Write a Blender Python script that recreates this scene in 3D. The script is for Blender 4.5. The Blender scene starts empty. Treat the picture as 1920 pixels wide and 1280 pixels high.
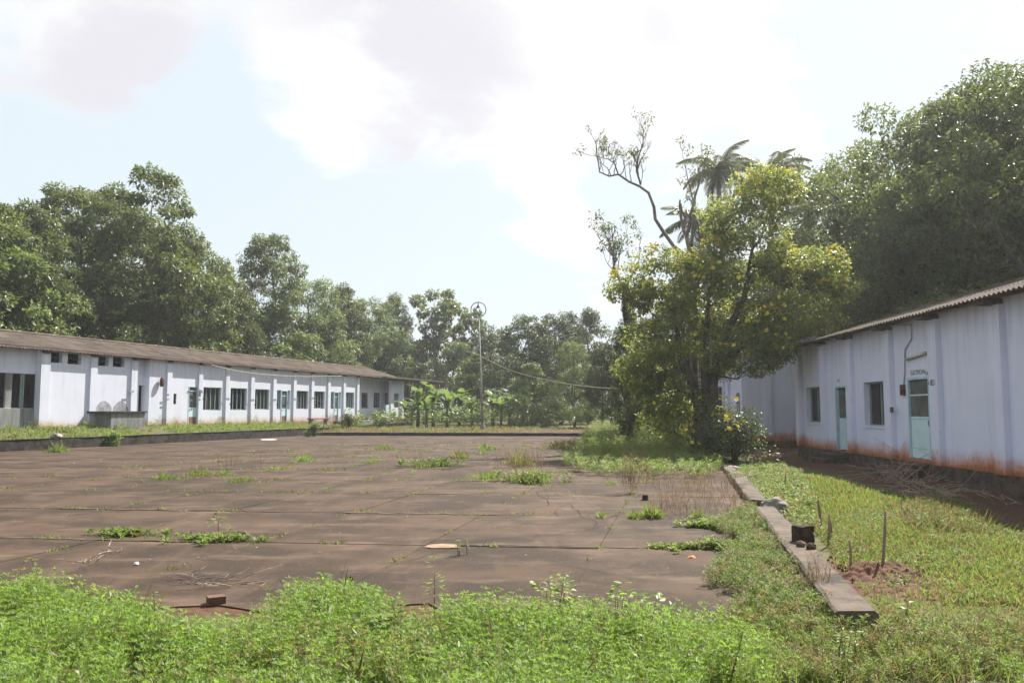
import bpy, bmesh, math, random
import numpy as np
from mathutils import Vector, Matrix, noise as mnoise

# ---------------------------------------------------------------- camera, sky, sun, exposure
S = bpy.context.scene
COL = S.collection
F, H = 1547.0, 1.65                      # focal length in photo pixels, eye height above the yard
PITCH = math.atan(128 / F)
CP, SP = math.cos(PITCH), math.sin(PITCH)
cam_d = bpy.data.cameras.new('camera'); cam = bpy.data.objects.new('camera', cam_d); COL.objects.link(cam)
cam_d.sensor_width = 36; cam_d.lens = 36 * F / 1920; cam_d.clip_start = .05; cam_d.clip_end = 3000
cam.location = (0, 0, H); cam.rotation_euler = (math.pi / 2 + PITCH, 0, 0)
S.camera = cam
SUN_EL, SUN_AZ = math.radians(48), math.radians(38)      # azimuth measured from +Y towards +X
sun_dir = Vector((math.sin(SUN_AZ) * math.cos(SUN_EL), math.cos(SUN_AZ) * math.cos(SUN_EL), math.sin(SUN_EL)))
sl = bpy.data.lights.new('sun', 'SUN'); sl.energy = 4.6; sl.angle = math.radians(.55); sl.color = (1, .94, .84)
so = bpy.data.objects.new('sun', sl); COL.objects.link(so); so.location = (20, 40, 60)
so.rotation_euler = sun_dir.to_track_quat('Z', 'Y').to_euler()
S.view_settings.view_transform = 'Standard'; S.view_settings.look = 'None'
S.view_settings.exposure = 1.45; S.view_settings.gamma = 1; S.view_settings.use_curve_mapping = False
S.render.engine = 'CYCLES'
S.cycles.use_denoising = True
S.cycles.max_bounces = 8; S.cycles.transparent_max_bounces = 8; S.cycles.diffuse_bounces = 4
S.cycles.sample_clamp_indirect = 6

def N(nt, t, **k):
    n = nt.nodes.new(t)
    for a, b in k.items():
        if a == 'inp':
            for i, v in b.items(): n.inputs[i].default_value = v
        else: setattr(n, a, b)
    return n
def L(nt, a, b): nt.links.new(a, b)
def math_(nt, op, a, b=None, clamp=False):
    n = nt.nodes.new('ShaderNodeMath'); n.operation = op; n.use_clamp = clamp
    for i, v in enumerate((a, b)):
        if v is None: continue
        if isinstance(v, (int, float)): n.inputs[i].default_value = v
        else: nt.links.new(v, n.inputs[i])
    return n.outputs[0]
def mixc(nt, f, a, b):
    n = nt.nodes.new('ShaderNodeMix'); n.data_type = 'RGBA'
    for s, v in ((n.inputs[0], f), (n.inputs[6], a), (n.inputs[7], b)):
        if isinstance(v, (int, float)): s.default_value = v
        elif isinstance(v, tuple): s.default_value = (*v[:3], 1)
        else: nt.links.new(v, s)
    return n.outputs[2]
def smooth(nt, x, a, b):
    n = nt.nodes.new('ShaderNodeMapRange'); n.interpolation_type = 'SMOOTHSTEP'
    n.inputs[1].default_value = a; n.inputs[2].default_value = b
    nt.links.new(x, n.inputs[0]); return n.outputs[0]

def ray(px, py):
    u = (px - 960) / F; v = (640 - py) / F
    return Vector((u, CP - v * SP, SP + v * CP))
def G(px, py, z=0.):
    d = ray(px, py); t = (z - H) / d.z; return Vector((d.x * t, d.y * t, z))
def P(px, py, Y):
    d = ray(px, py); t = Y / d.y; return Vector((d.x * t, Y, H + d.z * t))
def onwall(X0, m, px, py):
    d = ray(px, py); t = X0 / (d.x - m * d.y); return Vector((d.x * t, d.y * t, H + d.z * t))

W = bpy.data.worlds.new('World'); S.world = W; W.use_nodes = True
nt = W.node_tree; nt.nodes.clear()
out = N(nt, 'ShaderNodeOutputWorld')
sky = N(nt, 'ShaderNodeTexSky', sky_type='NISHITA', sun_disc=False, sun_elevation=SUN_EL, sun_rotation=SUN_AZ,
        air_density=1.0, dust_density=3.0, ozone_density=1.2)
tc = N(nt, 'ShaderNodeTexCoord')
sep = N(nt, 'ShaderNodeSeparateXYZ'); L(nt, tc.outputs['Generated'], sep.inputs[0])
zz = math_(nt, 'MAXIMUM', sep.outputs[2], 0.0)
den = math_(nt, 'ADD', zz, .22)
cx = math_(nt, 'DIVIDE', sep.outputs[0], den); cy = math_(nt, 'DIVIDE', sep.outputs[1], den)
cmb = N(nt, 'ShaderNodeCombineXYZ'); L(nt, cx, cmb.inputs[0]); L(nt, cy, cmb.inputs[1]); cmb.inputs[2].default_value = 3.3
n1 = N(nt, 'ShaderNodeTexNoise', inp={'Scale': 2.6, 'Detail': 12, 'Roughness': .58, 'Distortion': .35}); L(nt, cmb.outputs[0], n1.inputs['Vector'])
n2 = N(nt, 'ShaderNodeTexNoise', inp={'Scale': 1.25, 'Detail': 4, 'Roughness': .5}); L(nt, cmb.outputs[0], n2.inputs['Vector'])
# the clouds of this sky: soft masses in given directions, broken up by the noise
dens = math_(nt, 'MULTIPLY_ADD', n1.outputs[0], 2.3); dens.node.inputs[2].default_value = -1.22
thick = math_(nt, 'MULTIPLY', n2.outputs[0], .25)
for (px, py, r, w, tk) in [(60, 90, .17, .45, .3), (270, 60, .10, .4, .2), (200, 170, .06, .3, .1), (550, 190, .085, .5, -.1), (620, 270, .05, .35, 0), (760, 120, .15, .5, .4), (870, 265, .10, .45, .45),
                           (1150, 110, .17, .5, -.1), (1000, 60, .14, .45, .1), (1270, 60, .08, .3, .4), (1030, 280, .07, .4, .3), (1330, 220, .12, .5, -.1), (1480, 300, .07, .35, 0), (1040, 440, .07, .3, 0), (1850, 30, .09, .4, 0), (1560, 20, .10, .35, 0),
                           (400, 260, .10, -.5, 0), (130, 330, .14, -.5, 0), (440, 450, .24, -.5, 0), (820, 430, .12, -.4, 0), (1590, 160, .13, -.5, 0), (1420, 400, .10, -.3, 0), (1760, 220, .10, -.35, 0), (395, 110, .05, -.3, 0),
                           (300, -700, .5, .3, .3), (1800, -600, .5, .2, .1)]:
    d = ray(px, py).normalized()
    dp = N(nt, 'ShaderNodeVectorMath', operation='DISTANCE'); L(nt, tc.outputs['Generated'], dp.inputs[0]); dp.inputs[1].default_value = d
    m = N(nt, 'ShaderNodeMapRange', interpolation_type='SMOOTHERSTEP'); L(nt, dp.outputs['Value'], m.inputs[0])
    m.inputs[1].default_value = r * 1.6; m.inputs[2].default_value = 0; m.inputs[3].default_value = 0; m.inputs[4].default_value = w
    dens = math_(nt, 'ADD', dens, m.outputs[0])
    if tk: thick = math_(nt, 'ADD', thick, math_(nt, 'MULTIPLY', m.outputs[0], tk / max(.01, abs(w)) * 1.0))
mask = smooth(nt, dens, .03, .50)
thk = smooth(nt, math_(nt, 'MULTIPLY', thick, smooth(nt, n1.outputs[0], .3, .62)), .12, .75)
ccol = mixc(nt, thk, (1.0, .995, .985), (.75, .745, .80))
bg1 = N(nt, 'ShaderNodeBackground', inp={1: .062})
L(nt, mixc(nt, math_(nt, 'ADD', math_(nt, 'MULTIPLY', smooth(nt, zz, .34, 0), .05), .93), sky.outputs[0], (4.75, 5.35, 5.75)), bg1.inputs[0])
bg2 = N(nt, 'ShaderNodeBackground', inp={1: .40}); L(nt, mixc(nt, smooth(nt, n1.outputs[0], .62, .36), ccol, (.86, .865, .89)), bg2.inputs[0])
mx = N(nt, 'ShaderNodeMixShader'); L(nt, mask, mx.inputs[0]); L(nt, bg1.outputs[0], mx.inputs[1]); L(nt, bg2.outputs[0], mx.inputs[2])
L(nt, mx.outputs[0], out.inputs[0])

rng = np.random.default_rng(7)
random.seed(7)

# ---------------------------------------------------------------- naming
def tag(o, label, cat, group=None, kind=None):
    if label: o['label'] = label
    if cat: o['category'] = cat
    if group: o['group'] = group
    if kind: o['kind'] = kind
    return o
def empty(name, loc, rz=0, parent=None):
    o = bpy.data.objects.new(name, None); COL.objects.link(o)
    o.empty_display_size = .3; o.location = loc; o.rotation_euler = (0, 0, rz)
    if parent: o.parent = parent
    return o
def link(name, me, parent=None, loc=None, rot=None, scale=None):
    o = bpy.data.objects.new(name, me); COL.objects.link(o)
    if parent: o.parent = parent
    if loc is not None: o.location = loc
    if rot is not None: o.rotation_euler = rot
    if scale is not None: o.scale = scale
    return o

# ---------------------------------------------------------------- materials
def new_mat(name):
    m = bpy.data.materials.new(name); m.use_nodes = True
    n = m.node_tree; b = n.nodes['Principled BSDF']
    return m, n, b
def rough_mat(name, c1, c2, scale=3., rough=.85, bump=.3, bscale=None, c3=None, c3t=(.6, .75), c3scale=1.0, spec=.3, rnd=0., stretch=None, coord='world'):
    """two-tone noise colour, optional third-colour blotches, fine bump"""
    m, n, b = new_mat(name)
    if coord == 'world':
        g = N(n, 'ShaderNodeNewGeometry'); vec = g.outputs['Position']
    else:
        t = N(n, 'ShaderNodeTexCoord'); vec = t.outputs['Object']
    if stretch:
        mp = N(n, 'ShaderNodeMapping'); mp.inputs['Scale'].default_value = stretch; L(n, vec, mp.inputs[0]); vec = mp.outputs[0]
    a = N(n, 'ShaderNodeTexNoise', inp={'Scale': scale, 'Detail': 8, 'Roughness': .62}); L(n, vec, a.inputs[0])
    col = mixc(n, smooth(n, a.outputs[0], .32, .68), c1, c2)
    if c3:
        a3 = N(n, 'ShaderNodeTexNoise', inp={'Scale': c3scale, 'Detail': 7, 'Roughness': .65}); L(n, vec, a3.inputs[0])
        col = mixc(n, smooth(n, a3.outputs[0], *c3t), col, c3)
    if rnd:
        oi = N(n, 'ShaderNodeObjectInfo')
        hs = N(n, 'ShaderNodeHueSaturation'); L(n, col, hs.inputs['Color'])
        L(n, math_(n, 'ADD', math_(n, 'MULTIPLY', oi.outputs['Random'], rnd), 1 - rnd / 2), hs.inputs['Value']); col = hs.outputs[0]
    L(n, col, b.inputs['Base Color'])
    b.inputs['Roughness'].default_value = rough; b.inputs['Specular IOR Level'].default_value = spec
    if bump:
        bn = N(n, 'ShaderNodeTexNoise', inp={'Scale': bscale or scale * 6, 'Detail': 6}); L(n, vec, bn.inputs[0])
        bp = N(n, 'ShaderNodeBump', inp={'Strength': bump, 'Distance': .02}); L(n, bn.outputs[0], bp.inputs['Height']); L(n, bp.outputs[0], b.inputs['Normal'])
    return m
def leaf_mat(name, dark, light, trans, rough=.38, tfac=.38, spec=.5):
    m, n, b = new_mat(name)
    at = N(n, 'ShaderNodeAttribute', attribute_name='tint')
    oi = N(n, 'ShaderNodeObjectInfo')
    t = math_(n, 'ADD', at.outputs['Fac'], math_(n, 'MULTIPLY', math_(n, 'SUBTRACT', oi.outputs['Random'], .5), .25), True)
    col = mixc(n, t, dark, light); tcol = mixc(n, t, tuple(.6 * c for c in trans), trans)
    at2 = N(n, 'ShaderNodeAttribute', attribute_name='dry')
    col = mixc(n, at2.outputs['Fac'], col, (.21, .145, .08)); tcol = mixc(n, at2.outputs['Fac'], tcol, (.30, .19, .09))
    L(n, col, b.inputs['Base Color']); b.inputs['Roughness'].default_value = rough; b.inputs['Specular IOR Level'].default_value = spec
    tr = N(n, 'ShaderNodeBsdfTranslucent'); L(n, tcol, tr.inputs[0])
    ms = N(n, 'ShaderNodeMixShader'); ms.inputs[0].default_value = tfac
    L(n, b.outputs[0], ms.inputs[1]); L(n, tr.outputs[0], ms.inputs[2]); L(n, ms.outputs[0], n.nodes['Material Output'].inputs[0])
    return m
def wall_mat(name, base, stain, h0, h1, amount, grime=.5, damp=False):
    """painted plaster: splash stain of red earth rising from the foot, faint streaks and grey grime"""
    m, n, b = new_mat(name)
    t = N(n, 'ShaderNodeTexCoord'); vec = t.outputs['Object']
    s = N(n, 'ShaderNodeSeparateXYZ'); L(n, vec, s.inputs[0])
    a = N(n, 'ShaderNodeTexNoise', inp={'Scale': 1.1, 'Detail': 6, 'Roughness': .6}); L(n, vec, a.inputs[0])
    f = N(n, 'ShaderNodeTexNoise', inp={'Scale': 9, 'Detail': 6, 'Roughness': .7}); L(n, vec, f.inputs[0])
    mp = N(n, 'ShaderNodeMapping'); mp.inputs['Scale'].default_value = (5, 5, .35); L(n, vec, mp.inputs[0])
    st = N(n, 'ShaderNodeTexNoise', inp={'Scale': 1.0, 'Detail': 6, 'Roughness': .65}); L(n, mp.outputs[0], st.inputs[0])
    col = mixc(n, math_(n, 'MULTIPLY', smooth(n, a.outputs[0], .35, .75), .5), base, tuple(c * .86 for c in base))
    col = mixc(n, math_(n, 'MULTIPLY', smooth(n, st.outputs[0], .52, .78), grime), col, tuple(c * k for c, k in zip(base, (.66, .64, .62))))
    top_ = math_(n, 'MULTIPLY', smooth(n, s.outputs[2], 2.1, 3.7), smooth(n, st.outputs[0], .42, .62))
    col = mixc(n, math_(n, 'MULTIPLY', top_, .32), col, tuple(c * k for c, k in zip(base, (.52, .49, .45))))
    pl = N(n, 'ShaderNodeTexNoise', inp={'Scale': 2.4, 'Detail': 9, 'Roughness': .7}); L(n, vec, pl.inputs[0])
    col = mixc(n, math_(n, 'MULTIPLY', smooth(n, pl.outputs[0], .62, .66), .45), col, tuple(c * k for c, k in zip(base, (.78, .75, .72))))
    zz_ = math_(n, 'SUBTRACT', s.outputs[2], math_(n, 'MULTIPLY', math_(n, 'SUBTRACT', a.outputs[0], .5), .6))
    zz_ = math_(n, 'SUBTRACT', zz_, math_(n, 'MULTIPLY', math_(n, 'SUBTRACT', f.outputs[0], .5), .34))
    stf = smooth(n, zz_, h1, h0)
    col = mixc(n, math_(n, 'MULTIPLY', stf, amount), col, stain)
    low = math_(n, 'MULTIPLY', smooth(n, zz_, .16, -.04), .75)
    col = mixc(n, low, col, tuple(c * .45 for c in stain))
    if damp:
        dm = N(n, 'ShaderNodeTexNoise', inp={'Scale': .55, 'Detail': 5, 'Roughness': .6}); L(n, vec, dm.inputs[0])
        dd = math_(n, 'MULTIPLY', smooth(n, dm.outputs[0], .55, .7), smooth(n, s.outputs[2], .8, .1))
        col = mixc(n, math_(n, 'MULTIPLY', dd, .8), col, (.16, .16, .17))
    L(n, col, b.inputs['Base Color']); b.inputs['Roughness'].default_value = .9; b.inputs['Specular IOR Level'].default_value = .15
    bp = N(n, 'ShaderNodeBump', inp={'Strength': .25, 'Distance': .01}); L(n, f.outputs[0], bp.inputs['Height']); L(n, bp.outputs[0], b.inputs['Normal'])
    return m

M = {}
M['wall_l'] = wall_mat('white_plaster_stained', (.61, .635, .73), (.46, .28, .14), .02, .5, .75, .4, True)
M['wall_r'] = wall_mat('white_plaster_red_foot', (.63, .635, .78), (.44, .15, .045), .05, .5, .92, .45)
M['cement'] = rough_mat('grey_cement', (.14, .145, .145), (.24, .245, .24), 1.5, .9, .2, 14, stretch=(4, 4, .6))
M['stone_dark'] = rough_mat('dark_plinth_stone', (.035, .028, .024), (.11, .075, .055), 4, .95, .8, 20)
M['kerb'] = rough_mat('mossy_kerb', (.018, .016, .014), (.058, .05, .043), 3.5, .95, .7, 25, c3=(.15, .13, .11), c3t=(.6, .76), c3scale=2.4)
M['kerb_r'] = rough_mat('worn_kerb', (.06, .045, .034), (.13, .10, .077), 3.0, .92, .6, 30, c3=(.032, .028, .024), c3t=(.5, .66), c3scale=1.9)
M['roof'] = rough_mat('weathered_sheet', (.08, .058, .046), (.15, .115, .094), 1.3, .9, .25, 30, c3=(.055, .045, .04), c3t=(.54, .7), c3scale=.55, rnd=.22)
M['timber'] = rough_mat('dark_timber', (.045, .03, .024), (.1, .065, .05), 6, .85, .3)
M['metal_dark'] = rough_mat('dark_metal', (.05, .05, .05), (.1, .09, .085), 8, .6, .1)
M['cyan'] = rough_mat('turquoise_paint', (.27, .44, .50), (.42, .58, .63), 3, .6, .15, c3=(.48, .58, .58), c3t=(.52, .68), c3scale=2.5, coord='obj')
M['cyan_pale'] = rough_mat('pale_turquoise_paint', (.46, .60, .66), (.57, .68, .72), 3, .6, .15, coord='obj', c3=(.34, .48, .5), c3t=(.58, .7), c3scale=3)
M['bar'] = rough_mat('grey_green_bar_paint', (.2, .27, .27), (.3, .37, .36), 6, .6, .05)
M['frame_white'] = rough_mat('worn_white_frame', (.5, .52, .54), (.68, .7, .72), 5, .7, .1)
M['brown_panel'] = rough_mat('red_brown_board', (.16, .07, .045), (.24, .11, .075), 5, .8, .2)
M['mesh'] = rough_mat('dusty_wire_mesh', (.06, .062, .06), (.13, .13, .12), 2.2, .8, .1, 80)
M['glass'] = rough_mat('dusty_dark_pane', (.012, .014, .014), (.04, .04, .037), .9, .6, 0, stretch=(3, 3, .5), coord='obj', spec=.15)
M['inside'] = rough_mat('dim_inner_plaster', (.12, .11, .1), (.2, .18, .16), 1.5, .95, .1)
M['print'] = rough_mat('stencil_paint', (.03, .03, .04), (.06, .06, .07), 20, .8, 0)
M['rust'] = rough_mat('rust_brown', (.05, .02, .014), (.12, .05, .03), 12, .8, .3)
M['stain'] = rough_mat('grey_smudge', (.2, .2, .22), (.38, .38, .43), 2.5, .95, .1)
M['earth'] = rough_mat('red_earth', (.055, .025, .015), (.11, .052, .03), 3.2, .97, .9, 14, c3=(.07, .04, .028), c3t=(.55, .7), c3scale=4)
M['rock'] = rough_mat('pale_stone', (.13, .115, .10), (.31, .275, .24), 5, .9, .6, 18)
M['laterite'] = rough_mat('dark_laterite', (.016, .012, .01), (.06, .035, .025), 9, .95, .9, 25)
M['brick'] = rough_mat('laterite_brick', (.07, .037, .027), (.135, .07, .05), 8, .9, .6, 30)
M['bark'] = rough_mat('bark', (.035, .028, .022), (.10, .082, .065), 5, .95, .7, 14, stretch=(1, 1, .35))
M['bark_pale'] = rough_mat('pale_bark', (.11, .09, .075), (.22, .19, .16), 6, .9, .4, 14, stretch=(1, 1, .3))
M['twig'] = rough_mat('dry_twig', (.15, .10, .08), (.34, .26, .20), 6, .9, .2)
M['stake'] = rough_mat('cut_stake', (.13, .085, .055), (.26, .18, .12), 9, .9, .4, stretch=(1, 1, .2))
M['pole'] = rough_mat('grey_paint_pole', (.15, .15, .14), (.25, .25, .235), 5, .6, .1)
M['cable'] = rough_mat('pale_rope', (.3, .27, .2), (.42, .38, .28), 5, .8, 0)
M['leaf_forest'] = leaf_mat('rubber_leaf', (.036, .05, .019), (.13, .15, .048), (.21, .27, .055), .42, .40, .38)
M['leaf_dark'] = leaf_mat('dark_leaf', (.026, .037, .015), (.088, .104, .034), (.145, .19, .04), .42, .36, .38)
M['leaf_light'] = leaf_mat('light_leaf', (.06, .085, .03), (.15, .185, .06), (.24, .32, .075), .45, .42)
M['leaf_bush'] = leaf_mat('flowering_tree_leaf', (.05, .068, .022), (.165, .19, .052), (.38, .44, .08), .42, .47, .35)
M['leaf_weed'] = leaf_mat('weed_leaf', (.055, .118, .017), (.155, .25, .034), (.31, .49, .05), .5, .48)
M['leaf_grass'] = leaf_mat('grass_blade', (.062, .105, .024), (.158, .215, .052), (.27, .385, .07), .5, .48, .3)
M['leaf_banana'] = leaf_mat('banana_leaf', (.045, .09, .025), (.115, .175, .05), (.24, .34, .07), .32, .42)
M['leaf_palm'] = leaf_mat('palm_leaflet', (.05, .062, .03), (.13, .145, .065), (.2, .24, .08), .45, .38)
M['leaf_dry'] = leaf_mat('dry_weed', (.13, .09, .065), (.24, .175, .125), (.24, .16, .1), .7, .35, .2)
M['flower'] = leaf_mat('yellow_petal', (.72, .54, .03), (.84, .70, .07), (.8, .62, .05), .6, .4, .2)
def slab_mat():
    m, n, b = new_mat('dark_yard_concrete')
    g = N(n, 'ShaderNodeNewGeometry'); vec = g.outputs['Position']
    a = N(n, 'ShaderNodeTexNoise', inp={'Scale': .55, 'Detail': 9, 'Roughness': .62}); L(n, vec, a.inputs[0])
    mp = N(n, 'ShaderNodeMapping'); mp.inputs['Scale'].default_value = (.8, 1.9, 1); mp.inputs['Rotation'].default_value = (0, 0, .11); L(n, vec, mp.inputs[0])
    st = N(n, 'ShaderNodeTexNoise', inp={'Scale': 1.0, 'Detail': 8, 'Roughness': .68}); L(n, mp.outputs[0], st.inputs[0])
    mp2 = N(n, 'ShaderNodeMapping'); mp2.inputs['Scale'].default_value = (2.4, .4, 1); mp2.inputs['Rotation'].default_value = (0, 0, -.2); L(n, vec, mp2.inputs[0])
    st2 = N(n, 'ShaderNodeTexNoise', inp={'Scale': .8, 'Detail': 6, 'Roughness': .62}); L(n, mp2.outputs[0], st2.inputs[0])
    f = N(n, 'ShaderNodeTexNoise', inp={'Scale': 26, 'Detail': 8, 'Roughness': .8}); L(n, vec, f.inputs[0])
    col = mixc(n, smooth(n, a.outputs[0], .42, .60), (.029, .0168, .0100), (.062, .0372, .0228))
    col = mixc(n, math_(n, 'MULTIPLY', smooth(n, st.outputs[0], .50, .70), .75), col, (.12, .08, .055))
    col = mixc(n, math_(n, 'MULTIPLY', smooth(n, st2.outputs[0], .52, .70), .6), col, (.09, .059, .039))
    col = mixc(n, math_(n, 'MULTIPLY', smooth(n, f.outputs[0], .45, .25), .5), col, (.016, .013, .011))
    col = mixc(n, math_(n, 'MULTIPLY', smooth(n, f.outputs[0], .64, .76), .5), col, (.15, .125, .105))
    vr = N(n, 'ShaderNodeTexVoronoi', inp={'Scale': 17, 'Randomness': 1}); L(n, vec, vr.inputs['Vector'])
    col = mixc(n, math_(n, 'MULTIPLY', smooth(n, vr.outputs['Distance'], .17, .08), .55), col, (.17, .135, .11))
    b3 = N(n, 'ShaderNodeTexNoise', inp={'Scale': 2.3, 'Detail': 9, 'Roughness': .72, 'Distortion': .6}); L(n, vec, b3.inputs[0])
    col = mixc(n, math_(n, 'MULTIPLY', smooth(n, b3.outputs[0], .56, .68), .7), col, (.017, .0125, .0095))
    at = N(n, 'ShaderNodeObjectInfo'); hs = N(n, 'ShaderNodeHueSaturation'); L(n, col, hs.inputs['Color'])
    L(n, math_(n, 'ADD', math_(n, 'MULTIPLY', at.outputs['Random'], .2), .9), hs.inputs['Value'])
    L(n, hs.outputs[0], b.inputs['Base Color']); b.inputs['Roughness'].default_value = .88; b.inputs['Specular IOR Level'].default_value = .25
    bp = N(n, 'ShaderNodeBump', inp={'Strength': .5, 'Distance': .012}); L(n, f.outputs[0], bp.inputs['Height']); L(n, bp.outputs[0], b.inputs['Normal'])
    return m
M['slab'] = slab_mat()
def ground_mat():
    m, n, b = new_mat('earth_and_turf')
    g = N(n, 'ShaderNodeNewGeometry'); vec = g.outputs['Position']
    at = N(n, 'ShaderNodeAttribute', attribute_name='grassy')
    a = N(n, 'ShaderNodeTexNoise', inp={'Scale': 1.1, 'Detail': 8, 'Roughness': .65}); L(n, vec, a.inputs[0])
    f = N(n, 'ShaderNodeTexNoise', inp={'Scale': 11, 'Detail': 6, 'Roughness': .7}); L(n, vec, f.inputs[0])
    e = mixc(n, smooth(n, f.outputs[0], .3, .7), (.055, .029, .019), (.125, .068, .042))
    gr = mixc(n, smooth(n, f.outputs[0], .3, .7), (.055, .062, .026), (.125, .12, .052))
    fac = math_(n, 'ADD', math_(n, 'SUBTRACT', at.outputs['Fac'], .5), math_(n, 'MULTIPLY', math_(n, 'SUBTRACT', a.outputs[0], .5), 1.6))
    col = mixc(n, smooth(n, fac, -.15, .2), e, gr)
    L(n, col, b.inputs['Base Color']); b.inputs['Roughness'].default_value = .96; b.inputs['Specular IOR Level'].default_value = .15
    bp = N(n, 'ShaderNodeBump', inp={'Strength': .8, 'Distance': .03}); L(n, f.outputs[0], bp.inputs['Height']); L(n, bp.outputs[0], b.inputs['Normal'])
    return m
M['ground'] = ground_mat()

# ---------------------------------------------------------------- mesh helpers
class MB:
    def __init__(s): s.v = []; s.f = []; s.m = []
    def add(s, vs, fs, m=0):
        o = len(s.v); s.v += [tuple(q) for q in vs]; s.f += [tuple(i + o for i in q) for q in fs]; s.m += [m] * len(fs); return s
    def box(s, a, b, m=0):
        (x0, y0, z0), (x1, y1, z1) = a, b
        vs = [(x, y, z) for z in (z0, z1) for y in (y0, y1) for x in (x0, x1)]
        return s.add(vs, [(0, 2, 3, 1), (4, 5, 7, 6), (0, 1, 5, 4), (2, 6, 7, 3), (0, 4, 6, 2), (1, 3, 7, 5)], m)
    def tube(s, pts, rad, n=6, m=0, cap=True):
        pts = [Vector(p) for p in pts]
        if isinstance(rad, (int, float)): rad = [rad] * len(pts)
        vs = []; up = Vector((0, 0, 1)); prev = None
        for i, p in enumerate(pts):
            t = (pts[min(i + 1, len(pts) - 1)] - pts[max(i - 1, 0)]).normalized()
            if prev is None:
                a = t.cross(up if abs(t.z) < .9 else Vector((1, 0, 0))).normalized()
            else:
                a = (prev - t * prev.dot(t)).normalized()
            prev = a; b = t.cross(a)
            for k in range(n):
                w = 2 * math.pi * k / n; vs.append(p + (a * math.cos(w) + b * math.sin(w)) * rad[i])
        fs = []
        for i in range(len(pts) - 1):
            for k in range(n):
                fs.append((i * n + k, i * n + (k + 1) % n, (i + 1) * n + (k + 1) % n, (i + 1) * n + k))
        if cap:
            fs.append(tuple(range(n - 1, -1, -1))); fs.append(tuple(range((len(pts) - 1) * n, len(pts) * n)))
        return s.add(vs, fs, m)
    def lathe(s, prof, c=(0, 0, 0), n=16, m=0):
        vs = [(c[0] + r * math.cos(2 * math.pi * k / n), c[1] + r * math.sin(2 * math.pi * k / n), c[2] + z) for r, z in prof for k in range(n)]
        fs = [(i * n + k, i * n + (k + 1) % n, (i + 1) * n + (k + 1) % n, (i + 1) * n + k) for i in range(len(prof) - 1) for k in range(n)]
        return s.add(vs, fs, m)
    def mesh(s, name, mats, smooth_=False):
        me = bpy.data.meshes.new(name); me.from_pydata(s.v, [], s.f)
        for q in (mats if isinstance(mats, (list, tuple)) else [mats]): me.materials.append(q)
        if any(s.m): me.polygons.foreach_set('material_index', s.m)
        bm = bmesh.new(); bm.from_mesh(me); bmesh.ops.recalc_face_normals(bm, faces=bm.faces); bm.to_mesh(me); bm.free()
        if smooth_: me.polygons.foreach_set('use_smooth', [True] * len(me.polygons))
        me.update(); return me
    def build(s, name, mats, parent=None, smooth_=False, **k):
        return link(name, s.mesh(name, mats, smooth_), parent, **k)

def MB_box(name, a, b, m): return MB().box(a, b).build(name, m)
def np_mesh(name, verts, faces, mats, attrs=None, nverts_face=3, midx=None):
    me = bpy.data.meshes.new(name)
    nv, nf = len(verts), len(faces)
    me.vertices.add(nv); me.vertices.foreach_set('co', np.ascontiguousarray(verts, dtype=np.float32).ravel())
    me.loops.add(nf * nverts_face); me.loops.foreach_set('vertex_index', np.ascontiguousarray(faces, dtype=np.int32).ravel())
    me.polygons.add(nf); me.polygons.foreach_set('loop_start', np.arange(0, nf * nverts_face, nverts_face, dtype=np.int32))
    if midx is not None: me.polygons.foreach_set('material_index', midx.astype(np.int32))
    for q in (mats if isinstance(mats, (list, tuple)) else [mats]): me.materials.append(q)
    for k, a in (attrs or {}).items():
        at = me.attributes.new(k, 'FLOAT', 'POINT'); at.data.foreach_set('value', np.ascontiguousarray(a, dtype=np.float32))
    me.update(calc_edges=True); return me
def unit(a): return a / np.maximum(1e-9, np.linalg.norm(a, axis=1, keepdims=True))
def rvec(r, n): return unit(r.normal(size=(n, 3)))
def leaf_arrays(pos, axis, nrm, ln, wd, tint, dry=None, fold=.18, curl=.12):
    """one folded, drooping leaf per point: four vertices, two triangles"""
    axis = unit(axis); side = unit(np.cross(axis, nrm)); nn = np.cross(side, axis)
    ln = ln[:, None]; wd = wd[:, None]
    b = pos; t = pos + axis * ln - nn * ln * curl
    mid = pos + (t - pos) * .45 + nn * ln * curl * .1
    l = mid + side * wd * .5 + nn * wd * fold; r = mid - side * wd * .5 + nn * wd * fold
    v = np.stack([b, l, t, r], 1).reshape(-1, 3)
    n = len(pos); o = (np.arange(n) * 4)[:, None]
    f = np.concatenate([o + np.array([[0, 1, 2]]), o + np.array([[0, 2, 3]])], 0)
    at = {'tint': np.repeat(np.clip(tint, 0, 1), 4), 'dry': np.repeat(np.zeros(n) if dry is None else dry, 4)}
    return v, f, at
def cat_arrays(parts):
    vs, fs, at, o = [], [], {'tint': [], 'dry': []}, 0
    for v, f, a in parts:
        vs.append(v); fs.append(f + o); o += len(v)
        for k in at: at[k].append(a[k])
    return np.concatenate(vs), np.concatenate(fs), {k: np.concatenate(x) for k, x in at.items()}
def vnoise(x, y, sc, seed=0):
    x = np.asarray(x, float) / sc; y = np.asarray(y, float) / sc
    xi = np.floor(x).astype(np.int64); yi = np.floor(y).astype(np.int64); fx = x - xi; fy = y - yi
    fx = fx * fx * (3 - 2 * fx); fy = fy * fy * (3 - 2 * fy)
    def h(a, b):
        q = (a * 374761393 + b * 668265263 + seed * 974634777) & 0xffffffff
        q = ((q ^ (q >> 13)) * 1274126177) & 0xffffffff
        return ((q ^ (q >> 16)) & 0xffff) / 65535.0
    return (h(xi, yi) * (1 - fx) + h(xi + 1, yi) * fx) * (1 - fy) + (h(xi, yi + 1) * (1 - fx) + h(xi + 1, yi + 1) * fx) * fy
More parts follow.
